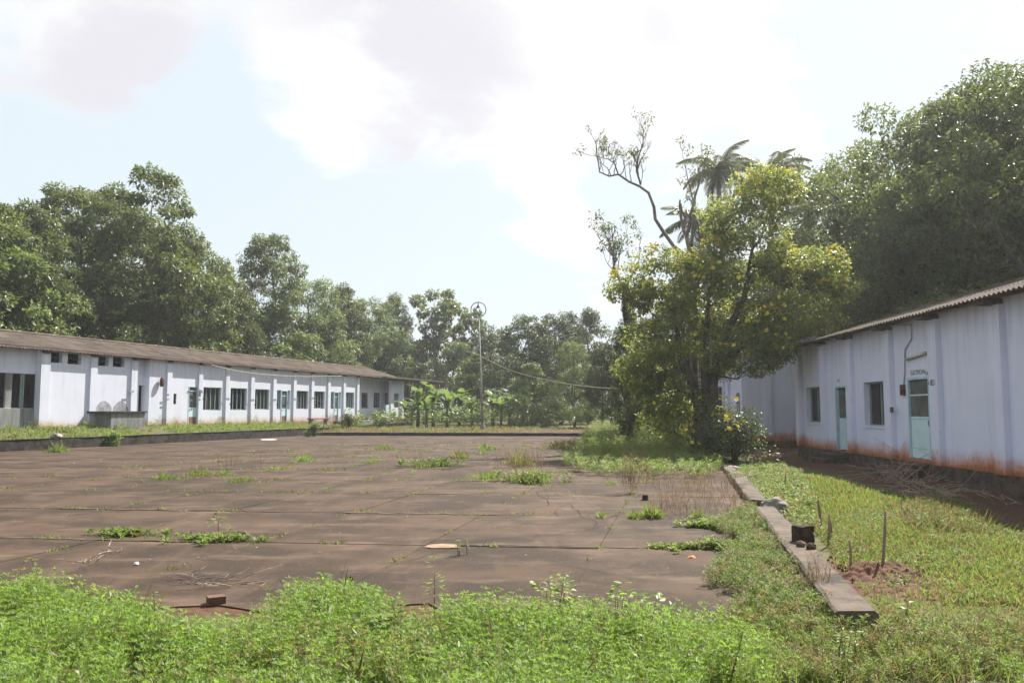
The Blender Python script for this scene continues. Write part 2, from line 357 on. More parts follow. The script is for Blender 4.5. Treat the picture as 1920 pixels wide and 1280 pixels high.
def fbm(x, y, sc, seed=0): return .55 * vnoise(x, y, sc, seed) + .3 * vnoise(x, y, sc / 2.1, seed + 1) + .15 * vnoise(x, y, sc / 4.3, seed + 2)
def sstep(x, a, b):
    t = np.clip((x - a) / (b - a), 0, 1); return t * t * (3 - 2 * t)

# ---------------------------------------------------------------- ground
def s_left(x, y): return x - (-30.9 + .328 * y)        # >0 inside the yard
def s_right(x, y): return x - (1.142 + .2037 * y)      # >0 beyond the right kerb
def s_far(x, y): return y - (52.3 - .1 * x)            # >0 beyond the far kerb
def s_near(x, y): return y - (6.62 - .11 * x)           # <0 in front of the yard
def ground_z(x, y):
    x = np.asarray(x, float); y = np.asarray(y, float)
    sL, sR, sF, sN = s_left(x, y), s_right(x, y), s_far(x, y), s_near(x, y)
    bump = (fbm(x, y, 2.6, 5) - .5)
    yard = np.full_like(x, -.014)
    base = .85 - np.clip(y - 35, -10, 60) * .006
    left = .40 + (base - .42) * sstep(-sL, .4, 2.2) + bump * .06
    far = .17 + .16 * sstep(sF, .8, 4) + bump * .1
    right = -.05 - .2 * sstep(x, 6.2, 9.6) * sstep(-y, -21, -14) + bump * .12
    near = -.06 + bump * .06
    z = yard
    z = z + (near - z) * sstep(-sN, -.02, .3)
    z = z + (right - z) * sstep(sR, .05, .3)
    z = z + (far - z) * sstep(sF, .12, .42)
    zl = left + (far - left) * sstep(sF, 0, 2.5) * sstep(y, 55, 58)
    z = z + (zl - z) * sstep(-sL, .12, .42)
    return z
def gz(x, y): return float(ground_z(np.array([x]), np.array([y]))[0])
xs = np.unique(np.concatenate([np.arange(-260, -60, 20), np.arange(-60, -34, 2), np.arange(-34, 16, .26), np.arange(16, 50, 2), np.arange(50, 261, 20)]))
ys = np.unique(np.concatenate([np.arange(-60, 0, 6), np.arange(0, 28, .26), np.arange(28, 62, .4), np.arange(62, 120, 3), np.arange(120, 421, 30)]))
gx, gy = np.meshgrid(xs, ys); gxf, gyf = gx.ravel(), gy.ravel()
gzz = ground_z(gxf, gyf)
nx, ny = len(xs), len(ys)
ii = (np.arange(ny - 1)[:, None] * nx + np.arange(nx - 1)[None, :]).ravel()
gf = np.stack([ii, ii + 1, ii + nx + 1, ii + nx], 1)
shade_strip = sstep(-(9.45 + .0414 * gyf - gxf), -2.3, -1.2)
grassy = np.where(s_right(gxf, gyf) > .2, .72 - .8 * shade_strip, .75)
strip = np.exp(-((gyf - (6.15 + .12 * (gxf - 3))) / .22) ** 2) * (gxf > 2.8); grassy = grassy - strip * .9
dug = np.exp(-(((gxf - G(1640, 1076).x) / .8) ** 2 + ((gyf - G(1640, 1076).y) / .7) ** 2)); grassy = grassy - dug * 1.2
grassy = np.where((s_near(gxf, gyf) > 0) & (s_right(gxf, gyf) < .2) & (s_left(gxf, gyf) > -.2) & (s_far(gxf, gyf) < .2), .2, grassy)
grassy = np.where((s_far(gxf, gyf) > .2) & (s_far(gxf, gyf) < 4), .3, grassy)
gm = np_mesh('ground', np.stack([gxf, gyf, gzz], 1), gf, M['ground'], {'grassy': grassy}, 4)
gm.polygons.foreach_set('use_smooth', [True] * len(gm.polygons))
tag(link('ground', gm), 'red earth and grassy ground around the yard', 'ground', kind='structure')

# ---------------------------------------------------------------- haze volume added to imitate veiling lens glare
hz = bpy.data.materials.new('glare_haze'); hz.use_nodes = True; hn = hz.node_tree; hn.nodes.clear()
pv = N(hn, 'ShaderNodeVolumePrincipled', inp={'Color': (.93, .96, 1, 1), 'Density': .0006, 'Anisotropy': .45}); L(hn, pv.outputs[0], N(hn, 'ShaderNodeOutputMaterial').inputs['Volume'])
tag(MB_box('haze', (-280, -80, -3), (280, 440, 26), hz), 'thin haze volume added over the yard to imitate lens glare', 'haze', kind='stuff')

# ---------------------------------------------------------------- the yard of concrete slabs
yard = empty('yard', (0, 0, 0)); tag(yard, 'wide dark weathered concrete yard cast in slabs', 'yard', kind='structure')
def clip(poly, fn):
    o = []
    for i, p in enumerate(poly):
        q = poly[(i + 1) % len(poly)]; a, b = fn(*p), fn(*q)
        if a >= 0: o.append(p)
        if (a >= 0) != (b >= 0):
            t = a / (a - b); o.append((p[0] + (q[0] - p[0]) * t, p[1] + (q[1] - p[1]) * t))
    return o
def yard_pt(c, a):            # longitudinal line x = c + .2037 y crossed with transverse line y = a - .11 x
    y = (a - .11 * c) / (1 + .11 * .2037); return (c + .2037 * y, y)
rs = random.Random(3)
cj = [1.13 - 2.14 * k for k in range(17)]; aj = [6.62] + [7.1 + 3.05 * k for k in range(1, 16)]
for i in range(len(cj) - 1):
    for j in range(len(aj) - 1):
        g_ = rs.choice((.002, .003, .003, .005))
        c1, c0, a0, a1 = cj[i] - g_, cj[i + 1] + g_, aj[j] + g_, aj[j + 1] - g_
        if i == 0: c1 = 1.13
        poly = [yard_pt(c0, a0), yard_pt(c1, a0), yard_pt(c1, a1), yard_pt(c0, a1)]
        poly = clip(poly, lambda x, y: s_left(x, y) - .02); poly = clip(poly, lambda x, y: -s_far(x, y) - .02) if len(poly) > 2 else poly
        if len(poly) < 3 or min(q[0] / q[1] for q in poly) > .8 or max(q[0] / q[1] for q in poly) < -.8: continue
        if j == 0:            # broken near edge
            q = []
            for k, p in enumerate(poly):
                n_ = poly[(k + 1) % len(poly)]; q.append(p)
                if abs(p[1] + .11 * p[0] - a0) < .01 and abs(n_[1] + .11 * n_[0] - a0) < .01:
                    for t in (.2, .38, .5, .65, .85): q.append((p[0] + (n_[0] - p[0]) * t, p[1] + (n_[1] - p[1]) * t + rs.uniform(-.1, .55 if -4.2 < p[0] < -1.2 else .12)))
            poly = q
        tx, ty, tz = rs.uniform(-.002, .002), rs.uniform(-.002, .002), rs.uniform(-.003, .003)
        cxm = sum(p[0] for p in poly) / len(poly); cym = sum(p[1] for p in poly) / len(poly)
        n_ = len(poly)
        top = [(p[0], p[1], tz + tx * (p[0] - cxm) + ty * (p[1] - cym)) for p in poly]; bot = [(p[0], p[1], -.1) for p in poly]
        MB().add(top + bot, [tuple(range(n_))] + [(k, n_ + k, n_ + (k + 1) % n_, (k + 1) % n_) for k in range(n_)]).build('slab', M['slab'], yard)

# ---------------------------------------------------------------- kerbs
def kerb(name, p0, p1, w, z0, ztop, mat, label, seed=0, step=.35, wob=.012, end_wob=0):
    p0, p1 = Vector((*p0, 0)), Vector((*p1, 0)); d = (p1 - p0); ln = d.length; d.normalize(); nrm = Vector((d.y, -d.x, 0))
    n = max(2, int(ln / step)); r = random.Random(seed); mb = MB(); vs = []
    for i in range(n + 1):
        c = p0 + d * ln * i / n
        zt = ztop(i / n) if callable(ztop) else ztop
        j = lambda k=1: r.uniform(-wob, wob) * k
        cr = .022
        for (o, z) in ((0, z0), (0, zt - cr), (cr, zt), (w - cr, zt), (w, zt - cr), (w, z0)):
            vs.append(c + nrm * (o + j()) + Vector((0, 0, z + (j() if z > z0 else 0))))
    fs = [(i * 6 + k, i * 6 + k + 1, (i + 1) * 6 + k + 1, (i + 1) * 6 + k) for i in range(n) for k in range(5)]
    fs += [tuple(range(6)), tuple(n * 6 + k for k in range(5, -1, -1))]
    o = mb.add(vs, fs).build(name, mat); return tag(o, label, 'kerb')
LK = lambda y: (-30.9 + .328 * y, y)
kerb('kerb', LK(24), LK(53.6), -.3, -.1, .45, M['kerb'], 'tall mossy black kerb wall along the grass before the long white building', 1)
kerb('kerb', LK(54.1), LK(69), -.26, 0, lambda t: .42 + .2 * t, M['kerb'], 'low broken earth-covered kerb continuing toward the banana plants', 2, wob=.03)
kerb('kerb', (-13.6, 53.66), (13, 51.0), -.3, -.1, .2, M['kerb'], 'straight low kerb across the far end of the yard before the lamp post', 3)
RK = lambda y: (1.142 + .2037 * y, y)
kerb('kerb', RK(6.36), RK(13.1), .30, -.25, .15, M['kerb_r'], 'nearest worn concrete kerb with a squared end in the weeds', 4, wob=.008)
kerb('kerb', RK(14.1), RK(21), .30, -.2, .14, M['kerb_r'], 'worn concrete kerb running from the pale stones to the flowering shrub', 5)
kerb('kerb', RK(21.1), RK(51), .27, -.2, .11, M['kerb_r'], 'mostly buried kerb under the flowering tree and weeds', 6)

# ---------------------------------------------------------------- buildings
class Bld:
    """local frame: u along the front wall, v outward from it, z up from the foot of the wall"""
    def __init__(s, name, X0, m, Yo, z0, sign, label, cat):
        s.X0, s.m, s.Yo, s.z0, s.s = X0, m, Yo, z0, sign
        s.k = math.hypot(1, m); s.raf = .28 if sign > 0 else .1
        s.root = empty(name, (X0 + m * Yo, Yo, z0), math.atan2(1, m)); tag(s.root, label, cat)
    def uz(s, px, py, v=0.):
        # the front plane moved outward by v: for sign +1 (right) outward is -X, for -1 outward is +X
        q = onwall(s.X0 - s.s * v * s.k, s.m, px, py); return ((q.y - s.Yo - (s.m * (-s.s) * -v * 0)) * s.k, q.z - s.z0)
    def y(s, v): return v * s.s
    def box(s, mb, u0, u1, v0, v1, z0, z1, m=0):
        a, b = sorted((s.y(v0), s.y(v1))); return mb.box((min(u0, u1), a, min(z0, z1)), (max(u0, u1), b, max(z0, z1)), m)
    def wall(s, name, u0, u1, z0, z1, ops, vo, th, mat, parent=None):
        us = sorted({u0, u1, *[q for o in ops for q in (o[0], o[1]) if u0 < q < u1]}); zs = sorted({z0, z1, *[q for o in ops for q in (o[2], o[3]) if z0 < q < z1]})
        full = lambda a, b: not any(o[0] < a < o[1] and o[2] < b < o[3] for o in ops)
        nu, nz = len(us) - 1, len(zs) - 1
        fl = [[full((us[i] + us[i + 1]) / 2, (zs[j] + zs[j + 1]) / 2) for j in range(nz)] for i in range(nu)]
        ok = lambda i, j: 0 <= i < nu and 0 <= j < nz and fl[i][j]
        mb = MB(); y0, y1 = s.y(vo), s.y(vo - th)
        for i in range(nu):
            for j in range(nz):
                if not fl[i][j]: continue
                a, b, c, d = us[i], us[i + 1], zs[j], zs[j + 1]
                for y in (y0, y1): mb.add([(a, y, c), (b, y, c), (b, y, d), (a, y, d)], [(0, 1, 2, 3)])
                if not ok(i - 1, j): mb.add([(a, y0, c), (a, y1, c), (a, y1, d), (a, y0, d)], [(0, 1, 2, 3)])
                if not ok(i + 1, j): mb.add([(b, y0, c), (b, y1, c), (b, y1, d), (b, y0, d)], [(0, 1, 2, 3)])
                if not ok(i, j - 1): mb.add([(a, y0, c), (b, y0, c), (b, y1, c), (a, y1, c)], [(0, 1, 2, 3)])
                if not ok(i, j + 1): mb.add([(a, y0, d), (b, y0, d), (b, y1, d), (a, y1, d)], [(0, 1, 2, 3)])
        me = mb.mesh(name, mat)
        bm = bmesh.new(); bm.from_mesh(me); bmesh.ops.remove_doubles(bm, verts=bm.verts, dist=1e-4); bmesh.ops.recalc_face_normals(bm, faces=bm.faces); bm.to_mesh(me); bm.free()
        return link(name, me, parent or s.root)
    def pilaster(s, uc, w, vo, d, z0, z1, mat, cap=True):
        mb = MB(); s.box(mb, uc - w / 2, uc + w / 2, vo, vo + d, z0, z1); p = mb.build('pilaster', mat, s.root)
        if cap:
            c = MB(); s.box(c, uc - w * .33, uc + w * .33, vo + .003, vo + d + s.raf, z1 + .003, z1 + .13); c.build('rafter_end', M['timber'], p)
        return p
    def sheets(s, u0, u1, v0, z0, v1, z1, rows, width=1.05, waves=6, amp=.026, thick=.012, seed=0):
        r = random.Random(seed); nseg = waves * 4; ln = math.hypot(v1 - v0, z1 - z0)
        mb = MB(); vs = []
        for t in (0, 1):
            for k in range(nseg + 1):
                x = k / nseg * (width + .04); z = amp * math.sin(2 * math.pi * k / 4)
                vs += [(x, t * (ln / rows + .12), z), (x, t * (ln / rows + .12), z - thick)]
        n2_ = (nseg + 1) * 2; fs = []
        for k in range(nseg):
            a, b = 2 * k, 2 * k + 2
            fs += [(a, b, n2_ + b, n2_ + a), (a + 1, n2_ + a + 1, n2_ + b + 1, b + 1), (a, a + 1, b + 1, b), (n2_ + a, n2_ + b, n2_ + b + 1, n2_ + a + 1)]
        fs += [(0, n2_, n2_ + 1, 1), (n2_ - 2, n2_ - 1, 2 * n2_ - 1, 2 * n2_ - 2)]
        me = mb.add(vs, fs).mesh('roof_sheet', M['roof'])
        n = int(math.ceil((u1 - u0) / width))
        dv, dz = (v1 - v0) / ln, (z1 - z0) / ln
        for j in range(rows):
            for i in range(n):
                t = j / rows * ln
                o = link('roof_sheet', me, s.root)
                X = Vector((1, 0, 0)); Yv = Vector((0, dv * s.s, dz)); Z = X.cross(Yv)
                if Z.z < 0: Z = -Z
                # sheet axes; a mirrored frame is fine for a symmetric sheet
                Mx = Matrix.Identity(4)
                for a, q in enumerate((X, Yv, Z)):
                    for b in range(3): Mx[b][a] = q[b]
                Mx.translation = (u0 + i * width + r.uniform(-.012, .012), s.y(v0 + dv * t) , z0 + dz * t + .018 * j + r.uniform(-.006, .01))
                if Mx.to_3x3().determinant() < 0:
                    for b in range(3): Mx[b][0] *= -1
                    Mx.translation = (u0 + (i + 1) * width + r.uniform(-.012, .012), s.y(v0 + dv * t), z0 + dz * t + .018 * j + r.uniform(-.006, .01))
                o.matrix_local = Mx @ Matrix.Rotation(r.uniform(-.006, .006), 4, 'Z')
    def window(s, u0, u1, z0, z1, vo, nbars, barmat, depth=.12, frame=True, shutter=False, pane=True, label=None):
        fw = .05
        mb = MB()
        for a in ((u0, u0 + fw, z0, z1), (u1 - fw, u1, z0, z1), (u0 + fw, u1 - fw, z0, z0 + fw), (u0 + fw, u1 - fw, z1 - fw, z1)):
            s.box(mb, a[0], a[1], vo - depth - .05, vo - depth, a[2], a[3])
        w = mb.build('window', barmat, s.root)
        if label: w['label'] = label
        for k in range(nbars):
            uc = u0 + (u1 - u0) * (k + 1) / (nbars + 1); b = MB(); s.box(b, uc - .018, uc + .018, vo - depth - .042, vo - depth - .006, z0 + fw, z1 - fw); b.build('bar', barmat, w)
        if pane:
            um = (u0 + u1) / 2
            for a, b_ in ((u0 + fw, um - .004), (um + .004, u1 - fw)):
                g = MB(); s.box(g, a, b_, vo - depth - .075, vo - depth - .06, z0 + fw, z1 - fw); g.build('pane', M['glass'], w)
        return w
    def text(s, body, u, z, v, size):
        c = bpy.data.curves.new('lettering', 'FONT'); c.body = body; c.size = size; c.extrude = .001; c.align_x = 'CENTER'; c.align_y = 'CENTER'
        c.materials.append(M['print'])
        tmp = bpy.data.objects.new('lettering', c); COL.objects.link(tmp); bpy.context.view_layer.update(); me = bpy.data.meshes.new_from_object(tmp.evaluated_get(bpy.context.evaluated_depsgraph_get())); bpy.data.objects.remove(tmp)
        me.materials.clear(); me.materials.append(M['print'])
        o = link('lettering', me, s.root, loc=(u, s.y(v), z), rot=(math.pi / 2, 0, math.pi if s.s > 0 else 0)); return o

# ---- the long white building on the left
B = Bld('long_building', -33.31, .318, 30, .80, -1, 'long low white building with brown corrugated roof and barred windows', 'building')
U = lambda px, py=750, v=0: B.uz(px, py, v)[0]
Z = lambda px, py, v=0: B.uz(px, py, v)[1]
EZ, EV, RZ, RV = 3.56, .3, 4.6, -3.4
WT = 3.58                                       # wall top
uA0, uA, uDr0, uDr1, uV0, uV1, uE = -4.0, U(71), U(256), U(279), U(672), U(733), U(754)
opsA = [(U(-70), U(66), Z(30, 766, -.2), Z(30, 700, -.2))]
B.wall('wall', uA0, uA - .002, -.3, WT, [(uA0 + 1, U(65, 730, -.2), Z(40, 765, -.2), Z(40, 700, -.2))], -.22, .2, M['wall_l'])
mb = MB(); B.box(mb, uA0 + .2, U(66, 730, -.2) , -.217, -.19, -.3, Z(40, 765, -.2) - .01); pn = mb.build('panel', M['cement'], B.root); pn['label'] = 'grey cement panel below the open bay'
for px, w_ in ((12, .32), (40, .05), (36, .05)):
    mb = MB(); uc = U(px, 730, -.3); B.box(mb, uc - w_ / 2, uc + w_ / 2, -.36, -.28, Z(40, 765, -.2), Z(40, 700, -.2)); mb.build('post' if w_ > .2 else 'bar', M['cement'] if w_ > .2 else M['bar'], B.root)
mb = MB(); B.box(mb, U(0, 730, -2.2), U(26, 730, -2.2), -2.2, -2.0, 0, WT); mb.build('partition', M['inside'], B.root)
vents = [(U(a, 672), U(b, 672), Z(a, c), WT - .06) for a, b, c in ((91, 117, 679), (127, 153, 682), (180, 204, 685), (212, 234, 687))]
B.wall('wall', uA, uDr0, -.3, WT, vents, 0, .22, M['wall_l'])
for (a, b_, c, d) in vents:
    mb = MB(); B.box(mb, a, b_, -.05, -.02, c + (d - c) * .5 - .012, c + (d - c) * .5 + .012); mb.build('vent_bar', M['metal_dark'], B.root)
# doorway recess
B.wall('wall', uDr0 - .4, uDr1 + .4, -.3, WT, [(U(256.9, 740, -.34), U(267.5, 740, -.34), .1, Z(262, 722, -.34))], -.34, .2, M['wall_l'])
mb = MB(); B.box(mb, uDr1, uDr1 + .22, -.34 + .003, -.223, -.3, WT); B.box(mb, uDr0 - .22, uDr0, -.34 + .003, -.223, -.3, WT); mb.build('wall', M['wall_l'], B.root)
mb = MB(); B.box(mb, uDr0 + .02, uDr1 - .02, -.3, -.02, WT - .1, WT + .05); mb.build('lintel', M['timber'], B.root)
wins = [(381, 415, 726, 769), (432, 463, 727.5, 768.5), (478, 505, 729.5, 767.5), (519, 544, 731.5, 767), (556, 578, 732.5, 766.5), (589, 609, 733.5, 766), (620, 639, 734.5, 766), (648, 664, 735.5, 765)]
ops = [(U(a), U(b), Z((a + b) / 2, d), Z((a + b) / 2, c)) for a, b, c, d in wins]
small = (U(324), U(332), Z(328, 759), Z(328, 736))
dA = (U(353), U(370.5), .0, Z(360, 723.5))
dB = [(U(527), U(538.5), 0, ops[3][3]), (U(626.5), U(634.5), 0, ops[6][3])]
B.wall('wall', uDr1, uV0, -.3, WT, ops + [small, dA] + [(q[0], q[1], 0, ops[k][2] + .01) for q, k in zip(dB, (3, 6))], 0, .22, M['wall_l'])
for k, o in enumerate(ops):
    if k in (3, 6):
        q = dB[0 if k == 3 else 1]
        B.window(o[0], q[0] - .03, o[2], o[3], 0, 1, M['cyan'], pane=False); B.window(q[1] + .03, o[1], o[2], o[3], 0, 1, M['cyan'], pane=False)
    else: B.window(o[0], o[1], o[2], o[3], 0, 3, M['bar'], pane=k in (0, 2, 4))
w = B.window(*small, .02, 0, M['frame_white'], depth=.02, label='small shuttered window with a white frame')
def door(q, vo, transom, mats, lower=.55, brown=0., label=None, handle_near=True, open_=False):
    u0, u1, z0, z1 = q; fw = .06; mb = MB()
    for a in ((u0, u0 + fw, z0, z1), (u1 - fw, u1, z0, z1), (u0 + fw, u1 - fw, z1 - fw, z1)): bl.box(mb, a[0], a[1], vo - .1, vo + .012, a[2], a[3])
    d = mb.build('door', mats[0], bl.root)
    if label: d['label'] = label
    h = z1 - z0; zm = z0 + h * lower; zt = z1 - h * transom; a, b_ = u0 + fw + .004, u1 - fw - .004
    mb = MB(); bl.box(mb, a, b_, vo - .06, vo - .03, zt - .018, zt + .018); bl.box(mb, a, b_, vo - .06, vo - .025, zm - .03, zm + .03); mb.build('rail', mats[1], d)
    mb = MB(); bl.box(mb, a, b_, vo - .055, vo - .045, zt + .02, z1 - fw - .004); mb.build('transom', M['mesh'], d)
    mb = MB(); bl.box(mb, a, b_, vo - .055, vo - .045, zm + .032, zt - .02); mb.build('mesh_screen', M['mesh'], d)
    zb = z0 + h * brown
    if brown:
        mb = MB(); bl.box(mb, a, b_, vo - .062, vo - .034, z0 + .01, zb - .004); mb.build('kick_board', M['brown_panel'], d)
    zs_ = (zb + .006, zb + (zm - zb) * .24, zm - .032) if not brown else (zb + .004, zm - .032)
    for k in range(len(zs_) - 1):
        mb = MB(); bl.box(mb, a, b_, vo - .06, vo - .036, zs_[k] + .003, zs_[k + 1] - .003); mb.build('door_panel', mats[1], d)
    uh = a + .06 if handle_near else b_ - .06
    mb = MB(); bl.box(mb, uh - .05, uh + .05, vo - .036, vo - .005, zm - .14, zm - .115); bl.box(mb, uh - .012, uh + .012, vo - .036, vo, zm - .2, zm - .06); mb.build('bolt', M['metal_dark'], d)
    return d
bl = B
door(dA, 0, .13, (M['cyan'], M['cyan_pale']), .43, .2, 'turquoise door with mesh top and brown foot board')
for q, k in zip(dB, (3, 6)): door((q[0], q[1], .0, q[3]), .01, .18, (M['cyan'], M['cyan_pale']), .42, .2)
# verandah
vops = [(U(a, 750, -1.1), U(b, 750, -1.1), Z((a + b) / 2, d, -1.1), Z((a + b) / 2, c, -1.1)) for a, b, c, d in ((674, 687, 736, 765), (697, 710, 736.5, 764), (718, 731, 737, 764))]
B.wall('wall', uV0 - .3, uV1 + 3.4, -.3, WT, vops, -1.1, .2, M['wall_l'])
for o in vops: B.window(*o, -1.1, 2, M['metal_dark'], pane=False)
mb = MB(); B.box(mb, uV0 - .22, uV0, -1.097, -.223, -.3, WT); mb.build('wall', M['wall_l'], B.root)
eops = (U(739), U(748.5), Z(744, 763.5), Z(744, 737.5))
B.wall('wall', uV1, uE, -.35, WT, [eops], 0, .22, M['wall_l']); B.window(*eops, 0, 2, M['metal_dark'], pane=False)
mb = MB(); B.box(mb, uE - .35, uE + .05, .003, .16, -.4, WT); cl_ = mb.build('column', M['wall_l'], B.root)
mb = MB(); B.box(mb, uE - .22, uE, -6.3, -.223, -.3, WT); mb.build('end_wall', M['wall_l'], B.root)
mb = MB(); B.box(mb, uA0, uA0 + .2, -6.3, -.423, -.3, WT); mb.build('end_wall', M['wall_l'], B.root)
mb = MB(); B.box(mb, uA0, uE, -6.5, -6.3, -.3, WT + .09); mb.build('back_wall', M['wall_l'], B.root)
mb = MB(); B.box(mb, uA0 + .2, uE - .2, -6.29, -.45, -.3, -.02); mb.build('floor', M['cement'], B.root)
vm = MB(); B.box(vm, uV0, uV1 + .1, -1.08, .3, -.4, .02); vm.build('verandah_floor', M['cement'], B.root)
mb = MB(); B.box(mb, uV1 - 2.2, uV1 + .3, .302, 1.1, -.5, .05); mb.build('plinth_step', M['brick'], B.root)
mb = MB(); B.box(mb, U(724.5, 770, .1), U(729.5, 770, .1), -.05, .1, .02, 1.28); lw = mb.build('half_door', M['cyan_pale'], B.root)
for px, w_ in ((80.5, .5), (172, .42), (248.5, .42), (315, .38), (373.8, .34), (424.5, .34), (471.5, .34), (513, .34), (551, .34), (584.5, .34), (615.5, .34), (644.5, .34), (670, .34)):
    B.pilaster(U(px), w_, 0, .09, -.3, WT - .16, M['wall_l'])
mb = MB(); B.box(mb, uA0, uV1 + 2, -.2, .12, WT - .02 , WT + .1); mb.build('wall_plate', M['timber'], B.root)
for v_, z_ in ((-1.4, 4.04), (-3.35, 4.55)):
    mb = MB(); B.box(mb, uA0, uE, v_ - .05, v_ + .05, z_ - .16, z_ - .05); mb.build('purlin', M['timber'], B.root)
uR1 = U(745)
B.sheets(uA0 - .5, uR1, EV, EZ, RV, RZ, 2, seed=4)
B.sheets(uA0 - .5, uR1, -7.2, EZ, RV, RZ, 1, seed=5)
mb = MB()
for k in range(40):
    a = uA0 - .5 + k * 1.25
    if a > uR1: break
    vs = []
    for uu in (a, a + 1.3):
        for w in range(7):
            t = math.pi * w / 6; vs.append((uu, B.y(RV + math.cos(t) * .16), RZ + .02 + math.sin(t) * .07 + (.008 if uu > a else 0)))
    q = MB().add(vs, [(i, i + 1, 8 + i, 7 + i) for i in range(6)]); q.build('ridge_cap', M['roof'], B.root)
# flat porch roof at the far end on thin posts
uP1 = U(820, 712)
mb = MB(); B.box(mb, uR1 - 3.5, uP1, -2.5, .68, EZ - .02, EZ + .1); cp = mb.build('porch_roof', M['roof'], B.root)
mb = MB(); B.box(mb, uR1 - 3.5, uP1 - .1, .4, .5, EZ - .2, EZ - .023); mb.build('porch_beam', M['timber'], B.root)
for px in (797, 813): 
    mb = MB(); uc = U(px, 740, .45); B.box(mb, uc - .09, uc + .09, .36, .54, -.6, EZ - .2); mb.build('porch_post', M['timber'], B.root)
    mb = MB(); B.box(mb, uc - .09, uc + .09, -2.3, -2.12, -.6, EZ - .023); mb.build('porch_post', M['timber'], B.root)
for px, py, w_, h_ in ((375.5, 738.5, .13, .3), (375.2, 749, .1, .1), (316, 740, .16, .1), (316, 748.5, .16, .1), (248, 733.5, .3, .09), (659.5+8.5, 752.5, .16, .08)):
    mb = MB(); u_, z_ = B.uz(px, py, .13); B.box(mb, u_ - w_ / 2, u_ + w_ / 2, .132, .15, z_ - h_ / 2, z_ + h_ / 2); mb.build('wall_plaque', M['metal_dark'] if h_ == .3 or w_ == .1 else M['stain'], B.root)
# grey round smudges of damp on the plaster behind the trough (thin flaking patches)
for px, py, r_ in ((194, 772, .52), (226, 771, .5)):
    u_, z_ = B.uz(px, py); pts = [(u_ + r_ * math.cos(a) * (1 + .06 * math.sin(5 * a + px)), B.y(.004), z_ + r_ * 1.05 * math.sin(a)) for a in [2 * math.pi * k / 22 for k in range(22)]]
    pts2 = [(p[0], B.y(-.01), p[2]) for p in pts]
    MB().add(pts + pts2, [tuple(range(22))] + [(k, (k + 1) % 22, 22 + (k + 1) % 22, 22 + k) for k in range(22)]).build('damp_patch', M['stain'], B.root)

def bworld(b, u, v, z): 
    return b.root.matrix_basis @ Vector((u, b.y(v), z))
# brown oval box on the wall
u_, z_ = B.uz(300, 716)
mb = MB(); prof = [(.02, -.26), (.10, -.24), (.15, -.12), (.15, .08), (.12, .21), (.06, .26), (.01, .27)]
for i in range(1): mb.lathe(prof, n=12)
o = mb.build('wall_bell', M['rust'], None, True); o.location = bworld(B, u_, .13, z_); o.rotation_euler = (0, .12, B.root.rotation_euler.z); o.scale = (1, .6, 1)
tag(o, 'rust-brown oval lump fixed high on the white wall before the small window', 'wall bell')

# wash trough
tr = empty('wash_trough', bworld(B, U(240, 790, .8), .55, -.12), B.root.rotation_euler.z); tag(tr, 'grey stained concrete wash trough with thin slab top before the doorway', 'trough')
hl = (U(272, 790, 1.0) - U(209, 790, 1.0)) / 2
mb = MB()
for a in ((-hl, hl, -.5, -.38), (-hl, hl, .38, .5), (-hl, -hl + .12, -.38, .38), (hl - .12, hl, -.38, .38)): mb.box((a[0], a[2], -.15), (a[1], a[3], .82))
mb.build('basin', M['cement'], tr)
mb = MB(); mb.box((-hl - .45, -.58, .823), (hl + .08, -.3, .9)); mb.box((-hl - .45, -.3, .823), (-hl + .3, .55, .9)); mb.box((-hl + .3, .35, .823), (hl + .08, .55, .9)); mb.build('slab_top', M['kerb'], tr)
mb = MB(); mb.box((-hl + .12, -.38, .5), (hl - .12, .38, .56)); mb.build('basin_floor', M['kerb'], tr)
def steps(name, b, u, w, lst, label, mat, zoff=0):
    r_ = empty(name, bworld(b, u, 0, zoff), b.root.rotation_euler.z); tag(r_, label, 'steps')
    for (v0, v1, z0, z1, ww) in lst:
        a, c = sorted((b.y(v0), b.y(v1))); MB().box((-w * ww / 2, a, z0), (w * ww / 2, c, z1)).build('step', mat, r_)
    return r_
for k, (px, lb) in enumerate(((361, 'rough stone doorstep before the turquoise door with brown foot board'), (533, 'stone doorstep below the window door between fourth pilasters'), (630, 'small stone doorstep near the verandah end'))):
    steps('doorstep', B, U(px), 1.3, [(.14, .75, -.45, -.12, 1), (.14, .45, -.12, .0, .9)], lb, M['stone_dark'])
# bench by the wall
bn = empty('bench', bworld(B, U(600, 782, .5), .5, -.25), B.root.rotation_euler.z); tag(bn, 'low brown plank bench against the white wall among weeds', 'bench')
MB().box((-1.3, -.18, .42), (1.3, .18, .5)).build('plank', M['brown_panel'], bn)
for s_ in (-1, 1): MB().box((s_ * 1.0 - .1, -.15, -.2), (s_ * 1.0 + .1, .15, .42)).build('leg', M['cement'], bn)

# ---- the building on the right
R_ = Bld('store_building', 9.53, .0414, 10, .31, 1, 'white lavender-tinted building with reddish stained foot and turquoise door', 'building')
bl = R_
U2 = lambda px, py=770, v=0: R_.uz(px, py, v)[0]
Z2 = lambda px, py, v=0: R_.uz(px, py, v)[1]
r0, r1 = -2.0, U2(1497, 750)
WT2 = 3.75
w1 = (U2(1540), U2(1512), Z2(1526, 792), Z2(1526, 725.5)); w2 = (U2(1666), U2(1621), Z2(1643, 799), Z2(1643, 715))
d1 = (U2(1588), U2(1567), .03, Z2(1577, 723)); d2 = (U2(1744), U2(1703.5), .1, Z2(1723, 706.5))
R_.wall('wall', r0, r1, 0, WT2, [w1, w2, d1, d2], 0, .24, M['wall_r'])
mb = MB(); R_.box(mb, r0, r1 + .03, -.3, .07, -.75, -.003); mb.build('plinth', M['stone_dark'], R_.root)
mb = MB(); R_.box(mb, r0, r0 + .2, -6.3, -.243, 0, WT2); mb.build('end_wall', M['wall_r'], R_.root)
